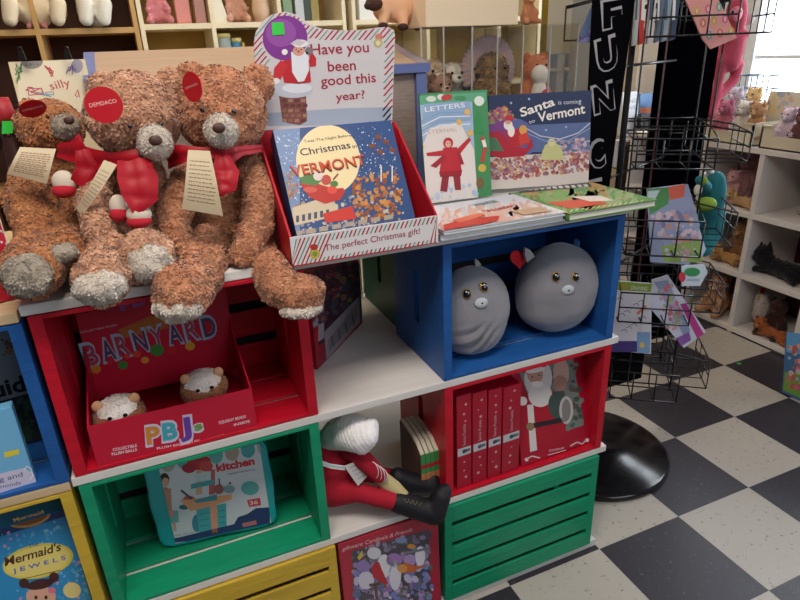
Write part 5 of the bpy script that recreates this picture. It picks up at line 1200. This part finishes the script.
# pink long armed monkey
t = thing('plush_monkey', 'pink long limbed plush monkey hanging in front of the bright window', 'plush toy', tuple(at(730, 60, .75)))
PK = mat('#c04a60', .85, bump=.4, bscale=60)
link(plush(skin([cap([(737, 8, .75, 10), (736, 22, .75, 10)]), cap([(733, 42, .75, 12), (729, 60, .75, 12)]), cap([(722, 60, .75, 6), (718, 85, .75, 4.5), (710, 112, .75, 4.5)]), cap([(738, 64, .75, 6), (734, 80, .75, 5), (716, 98, .75, 5), (712, 116, .75, 4)]), cap([(730, 36, .74, 6), (746, 34, .72, 4)])], .008, 3), PK), 'body', t)
m = MB(); p = at(736, 14, .70); m.ball(p, (mr(p, 8), mr(p, 4), mr(p, 7)), mat('#d87080', .8)); m.build('face', t)
for q in ((733, 12), (740, 11)): MB().ball(at(q[0], q[1], .67), .006, mat('#120d0d', .1)).build('eye', t)
m = MB(); p = at(749, 19, .75); m.ball(p, (mr(p, 4), .02, mr(p, 6)), mat('#c9c4c8', .8)); m.build('ear', t)
m = MB(); p = at(740, -2, .75); m.tube([p, p+Vector((0, 0, .5))], .003, WIRE); m.build('hanging_cord', t)

# ================================================================== RIGHT CUBE SHELF
XS = .911; SH = mat('#d7d0cc', .5, var=.04, scale=5)
cs = thing('cube_shelf', 'white cube shelf along the right wall filled with plush animals', 'shelf', (XS+.17, .5, 0))
ys = [1.62, 1.14, .825, .50, .18]; zsb = [.022, .300, .592, .885]
for y in ys: MB().box(XS, XS+.36, y-.012, y+.012, 0, .885-.012, SH, bevel=.001).build('upright', cs)
for z in zsb: MB().box(XS-.003, XS+.36, ys[-1]+(0 if z > .8 else .012)-.012, ys[0]+.012, z-.012, z+.012, SH, bevel=.001).build('shelf_board', cs)
m = MB(); m.box(XS+.36, XS+.37, .17, 1.63, 0, .88, mat('#5a1c2c', .7)); m.build('back_panel', cs)
def onx(px, py, x): return atx(px, py, x)
W90 = R(-90)
def rpet(name, label, y, z, s, c, c2, ears='round', lying=False, x=XS+.12, grp=None, rot=W90): return plush_pet(name, label, 'plush toy', (x, y, z), s, c, c2, rot, grp, ears, lying)
zr1, zr2, zr3 = .605, .313, .035
rpet('plush_animal', 'pale pink plush bear in the upper left cube of the right shelf', 1.02, zr1, .17, '#b8848c', '#e0b4b4', x=XS+.10)
rpet('plush_animal', 'lilac plush bunny in the upper left cube of the right shelf', .90, zr1, .22, '#a88098', '#d0b0c4', 'long', x=XS+.22)
rpet('plush_animal', 'tan plush puppy lying in the upper left cube', .94, zr1, .13, '#a88458', '#d0ac80', 'drop', True, x=XS+.07)
rpet('plush_animal', 'rose plush bear standing behind the pink one in the upper left cube', 1.06, zr1, .25, '#a07078', '#c89898', x=XS+.25)
rpet('plush_monkey', 'brown plush sloth with a white face in the upper right cube', .655, zr1, .20, '#3c221c', '#d8d0c4', x=XS+.21)
rpet('plush_dog', 'tan and black plush sheepdog in the middle left cube', .94, zr2, .23, '#4a3428', '#b88450', 'point', x=XS+.12)
rpet('plush_dog', 'golden plush dog lying in the middle left cube', .96, zr2, .14, '#a87c48', '#c89a60', 'drop', True, x=XS+.07)
rpet('plush_dog', 'black pointed eared plush dog standing in the middle right cube', .70, zr2, .22, '#0d0c10', '#1c1a22', 'point', True, x=XS+.10, rot=R(-95))
rpet('plush_animal', 'orange and cream plush fox in the lower left cube', .97, zr3, .22, '#98481c', '#d8b890', 'round', x=XS+.06)
rpet('plush_animal', 'rust coloured plush dog lying beside the fox on the base board', .945, zr3, .17, '#80381a', '#a85a30', 'drop', True, x=XS+.16)
rpet('plush_animal', 'dark brown rounded plush in the lower right cube', .655, zr3, .20, '#2c1814', '#4a2a20', 'round', x=XS+.08)
rpet('plush_animal', 'orange plush beside the dark brown one in the lower right cube', .63, zr3, .15, '#80401c', '#b06838', 'round', True, x=XS+.04)
t = thing('plush_hen', 'white plush hen with a red comb behind the dark brown plush', 'plush toy', (XS+.13, .765, zr3), W90)
link(furry(skin([('c', [(Vector((XS+.13, .765, zr3+.055)), .04), (Vector((XS+.11, .765, zr3+.15)), .028)])], .005, 3), [furmat('#b8b0a8', '#d8d0c8')], 40000, .01, .004), 'body', t)
m = MB(); m.ball((XS+.10, .765, zr3+.19), (.018, .006, .016), mat('#b01a20', .6)); m.ball((XS+.08, .765, zr3+.155), (.010, .006, .01), mat('#c89030', .6)); m.build('comb', t)
# bins on top with plush heaps
BIN = mat('#cfc5ae', .6)
def tub(label, y0, y1, h):
    z = .898; m = MB(); x0, x1 = XS+.01, XS+.30
    m.box(x0, x1, y0, y1, z, z+.006, BIN); m.box(x0, x1, y0, y0+.008, z, z+h, BIN); m.box(x0, x1, y1-.008, y1, z, z+h, BIN); m.box(x1-.008, x1, y0, y1, z, z+h, BIN)
    dip = h*.45; P = Matrix(((0, 0, -1, x0+.008), (-1, 0, 0, 0), (0, 1, 0, 0), (0, 0, 0, 1)))
    w = (y1-y0); pts = [(-y1, z), (-y0, z), (-y0, z+h), (-y0-w*.15, z+h), (-y0-w*.2, z+h-dip), (-y1+w*.2, z+h-dip), (-y1+w*.15, z+h), (-y1, z+h)]
    m.prism(pts, 0, .008, BIN, P)
    m.box(x0-.006, x0+.002, y0, y0+w*.15, z+h-.008, z+h, BIN); m.box(x0-.006, x0+.002, y1-w*.15, y1, z+h-.008, z+h, BIN)
    return m.build('toy_bin', label=label, cat='bin', base=((x0+x1)/2, (y0+y1)/2, z))
tub('cream plastic bin of plush toys on the right shelf, nearest the window corner', .55, .86, .10)
tub('cream plastic bin of mixed plush toys beside the black rack board', .90, 1.28, .10)
tub('cream plastic bin of plush toys cut by the right edge of the photo', .20, .53, .10)
bp = [(1.2, '#c8906a', '#e0b8a0', 'tan'), (1.12, '#b05a78', '#d888a0', 'rose'), (1.02, '#d0c8c0', '#ece8e4', 'white'), (.95, '#a87850', '#d0a880', 'brown'), (1.17, '#c8c0d0', '#e4dcec', 'lilac'), (1.07, '#d8b070', '#ecd0a0', 'yellow')]
for i, (y, c, c2, nm) in enumerate(bp): rpet('plush_animal', nm+' small plush heaped in the bin beside the black rack board', y, .915+(.05 if i > 3 else 0), .18, c, c2, 'round', x=XS+(.09 if i < 4 else .2))
bp = [(.80, '#c8b0c0', '#e8d8e4', 'pale lilac'), (.73, '#5a3438', '#8a5a5c', 'maroon'), (.65, '#4a3030', '#6a4a48', 'dark brown'), (.76, '#b8b4b8', '#d8d8dc', 'grey'), (.60, '#6a4038', '#94685c', 'chestnut')]
for i, (y, c, c2, nm) in enumerate(bp): rpet('plush_animal', nm+' small plush heaped in the bin nearest the window corner', y, .91+(.04 if i > 2 else 0), .17, c, c2, 'round', x=XS+(.09 if i < 3 else .19))
for i, y in enumerate((.47, .40, .33)): rpet('plush_animal', ['brown', 'beige', 'copper'][i]+' plush in the bin cut by the right edge of the photo', y, .92, .15, ['#6a4030', '#a08068', '#8a5030'][i], ['#9a7060', '#c8a890', '#b07850'][i], x=XS+.12)
# window sill things
m = MB(); x = 1.35
wb = thing('wire_basket', 'blue grey wire basket standing on the ledge below the window', 'basket', (x, 1.3, .898))
m = MB(); c = atx(758, 84, 1.2)
for z in (0, .06, .12): m.tube([(c.x-.05, c.y-.09, c.z+z-.08), (c.x+.05, c.y-.09, c.z+z-.08), (c.x+.05, c.y+.09, c.z+z-.08), (c.x-.05, c.y+.09, c.z+z-.08)], .003, mat('#5a7088', .5), 5, True)
for k in range(7): m.tube([(c.x-.05, c.y-.09+k*.03, c.z-.08), (c.x-.05, c.y-.09+k*.03, c.z+.04)], .003, mat('#5a7088', .5), 5)
m.build('wires', wb)
m = MB(); m.box(c.x-.055, c.x+.055, c.y-.1, c.y+.1, .898, c.z-.084, mat('#c8bca8', .5)); m.build('riser', wb)
p = atx(782, 100, 1.15); Pq_ = plane((p.x, p.y, .9), R(-90), R(12)); m = MB(); m.box(-.10, .08, 0, .22, -.01, 0, paper('#c8c0b0'), Pq_); a = Art(m, Pq_, (-.1, .08, 0, .22)); a.scatter([(765, 92), (795, 90), (790, 110), (768, 112)], 16, ['#8fa8c0', '#d8c080', '#c8a0a0'], 2, 5, 5, 2); m.build('picture_board', label='pale picture board leaning behind the bins under the window', cat='board', base=tuple(Pq_.translation))
m = MB(); z0_ = Vector(p); m.box(p.x+.03, p.x+.10, p.y-.4, p.y-.12, .898, 1.10, mat('#a8988c', .7), bevel=.02); m.build('plush_cushion', label='taupe cushion at the right edge behind the bins', cat='cushion')

# low table with books seen through the rack
tb = thing('display_table', 'dark low display table seen through the rack wires', 'table', (1.3, 1.9, 0))
m = MB(); m.box(.92, 1.66, 1.68, 2.1, .80, .83, mat('#6a5548', .5)); m.build('tabletop', tb)
for x in (.95, 1.63):
    for y in (1.71, 2.07): MB().box(x-.02, x+.02, y-.02, y+.02, 0, .80, mat('#3a2c28', .5)).build('leg', tb)
m = MB(); m.box(.95, 1.63, 1.70, 2.08, .66, .68, mat('#8a7a6c', .6)); m.build('lower_shelf', tb)
def bgbox(name, label, cat, px0, py0, px1, py1, y, col, zmin, th=.03, txt=None):
    A = at(px0, py1, y); B = at(px1, py1, y); Tt = at((px0+px1)/2, py0, y); P = plane((A.x, y, zmin), 0, R(4)); m = MB(); slab(m, P, 0, B.x-A.x, 0, max(Tt.z-zmin, .03), th, paper(col), bevel=.001); a = Art(m, P, (0, B.x-A.x, 0, Tt.z-zmin))
    if txt: txt(a)
    m.build(name, label=label, cat=cat, base=tuple(P.translation))
bgbox('sign', 'white lettered sign card standing on the far table', 'sign', 622, 92, 638, 122, 1.85, '#c9cbd0', .832, txt=lambda a: (a.text('KIND', (625, 104), (637, 102), 4, '#6a6a70', 3, 0), a.text('LOVE', (623, 111), (636, 109), 4, '#6a6a70', 3, 0)))
bgbox('picture_book', 'blue and red banded book standing on the far table', 'book', 640, 93, 668, 116, 1.95, '#5a86b8', .832, txt=lambda a: (a.poly([(660, 93), (678, 93), (678, 98), (658, 99)], '#b8304a', 2), a.poly([(640, 108), (656, 107), (656, 113), (640, 113)], '#d0704a', 2)))
bgbox('greeting_card', 'pale green card with a dark leaf on the far table', 'card', 655, 102, 671, 118, 1.83, '#a8b8a8', .832, txt=lambda a: a.line([(660, 114), (667, 104)], 2, '#3a5a48', 2))
bgbox('phone_stand', 'small black box standing in front of the blue book on the far table', 'box', 640, 114, 650, 134, 1.80, '#15131a', .832)
for i, (px, c) in enumerate(((618, '#c0c4d0'), (634, '#b8c0d0'), (648, '#5a6478'))): bgbox('folded_cloth', ['white', 'pale blue', 'slate'][i]+' folded cloth on the lower shelf of the far table', 'cloth', px, 140+i, px+13, 147+i, 1.72, c, .681, .2)
# cream pillar panel and plush on the far wall
m = MB(); A = at(638, 60, 2.2); B = at(676, 60, 2.2); m.box(A.x, min(B.x, 1.72), 2.2, 2.6, 0, at(650, 44, 2.2).z+.25, mat('#dfd0bb', .7)); m.build('storage_cabinet', label='tall plain cream cabinet seen between banner and black board', cat='cabinet')
# display cases at the floor by the right edge
def f(a):
    a.poly([(787, 332), (805, 334), (805, 355), (786, 352)], '#5f9ac8', 1); a.poly([(785, 372), (805, 372), (805, 400), (783, 390)], '#6f9a3c', 2)
    a.scatter([(788, 345), (802, 345), (802, 390), (787, 388)], 16, ['#c8606a', '#d0b8b0', '#b84a40', '#8fb0d0'], 2, 4.5, 8, 3)
Pz2 = plane((.615, .20, .005), R(-115), R(4)); Pz2 = plane((.60, .33, .001), R(-70), R(5))
card_px('picture_book', 'colourful picture book standing on the floor at the right edge', 'book', Pz2, [(786, 334), (812, 338), (812, 406), (782, 392)], '#3f6a90', f, .02)
# little green sticker on the floor
p = atz(739, 363.5, .0006); m = MB(); m.lathe([(.010, 0.0002), (.010, .0010)], paper('#2fae3c'), Matrix.Translation((p.x, p.y, 0)), 16, False); m.build('green_dot_sticker', label='tiny green dot sticker stuck on a dark floor tile', cat='sticker')

# ================================================================== LIGHT
w = bpy.data.worlds.new('world'); scene.world = w; w.use_nodes = True; nt = w.node_tree; bg = nt.nodes['Background']
bg.inputs[0].default_value = (.75, .86, 1, 1); bg.inputs[1].default_value = .11
def area(name, loc, target, sx, sy, power, col):
    l = bpy.data.lights.new(name, 'AREA'); l.shape = 'RECTANGLE'; l.size = sx; l.size_y = sy; l.energy = power; l.color = col
    o = bpy.data.objects.new(name, l); COL.objects.link(o); o.location = loc; o.rotation_euler = (Vector(target)-Vector(loc)).to_track_quat('-Z', 'Y').to_euler(); return o
area('shop_front_daylight', (.0, -3.2, 2.4), (-1.0, .2, .6), 2.2, 1.4, 31, (.86, .92, 1))
area('ceiling_lamp', (-1.6, 1.2, 2.6), (-1.6, 1.3, 0), 1.6, .5, 20, (1, .80, .58))
area('ceiling_lamp', (.6, 1.8, 2.6), (.6, 1.9, 0), 1.4, .5, 14, (1, .85, .68))
area('ceiling_lamp', (-1.7, -.8, 2.6), (-1.7, -.3, 0), 1.2, .5, 34, (1, .90, .80))
# bright sky outside the window
for nm, c, s in (('outdoor_light', (WX+.9, .5, 1.7), 0),): area(nm, c, (0, .6, 1.0), 3.2, 2.2, 60, (.92, .97, 1))
m = MB(); m.box(WX+1.6, WX+1.65, -3, 4.5, -.5, 4, mat('#eaf2fa', 1, emis=6)); m.build('sky_backdrop', kind='structure')
scene.view_settings.view_transform = 'Standard'; scene.view_settings.look = 'None'; scene.view_settings.exposure = 0; scene.view_settings.gamma = 1
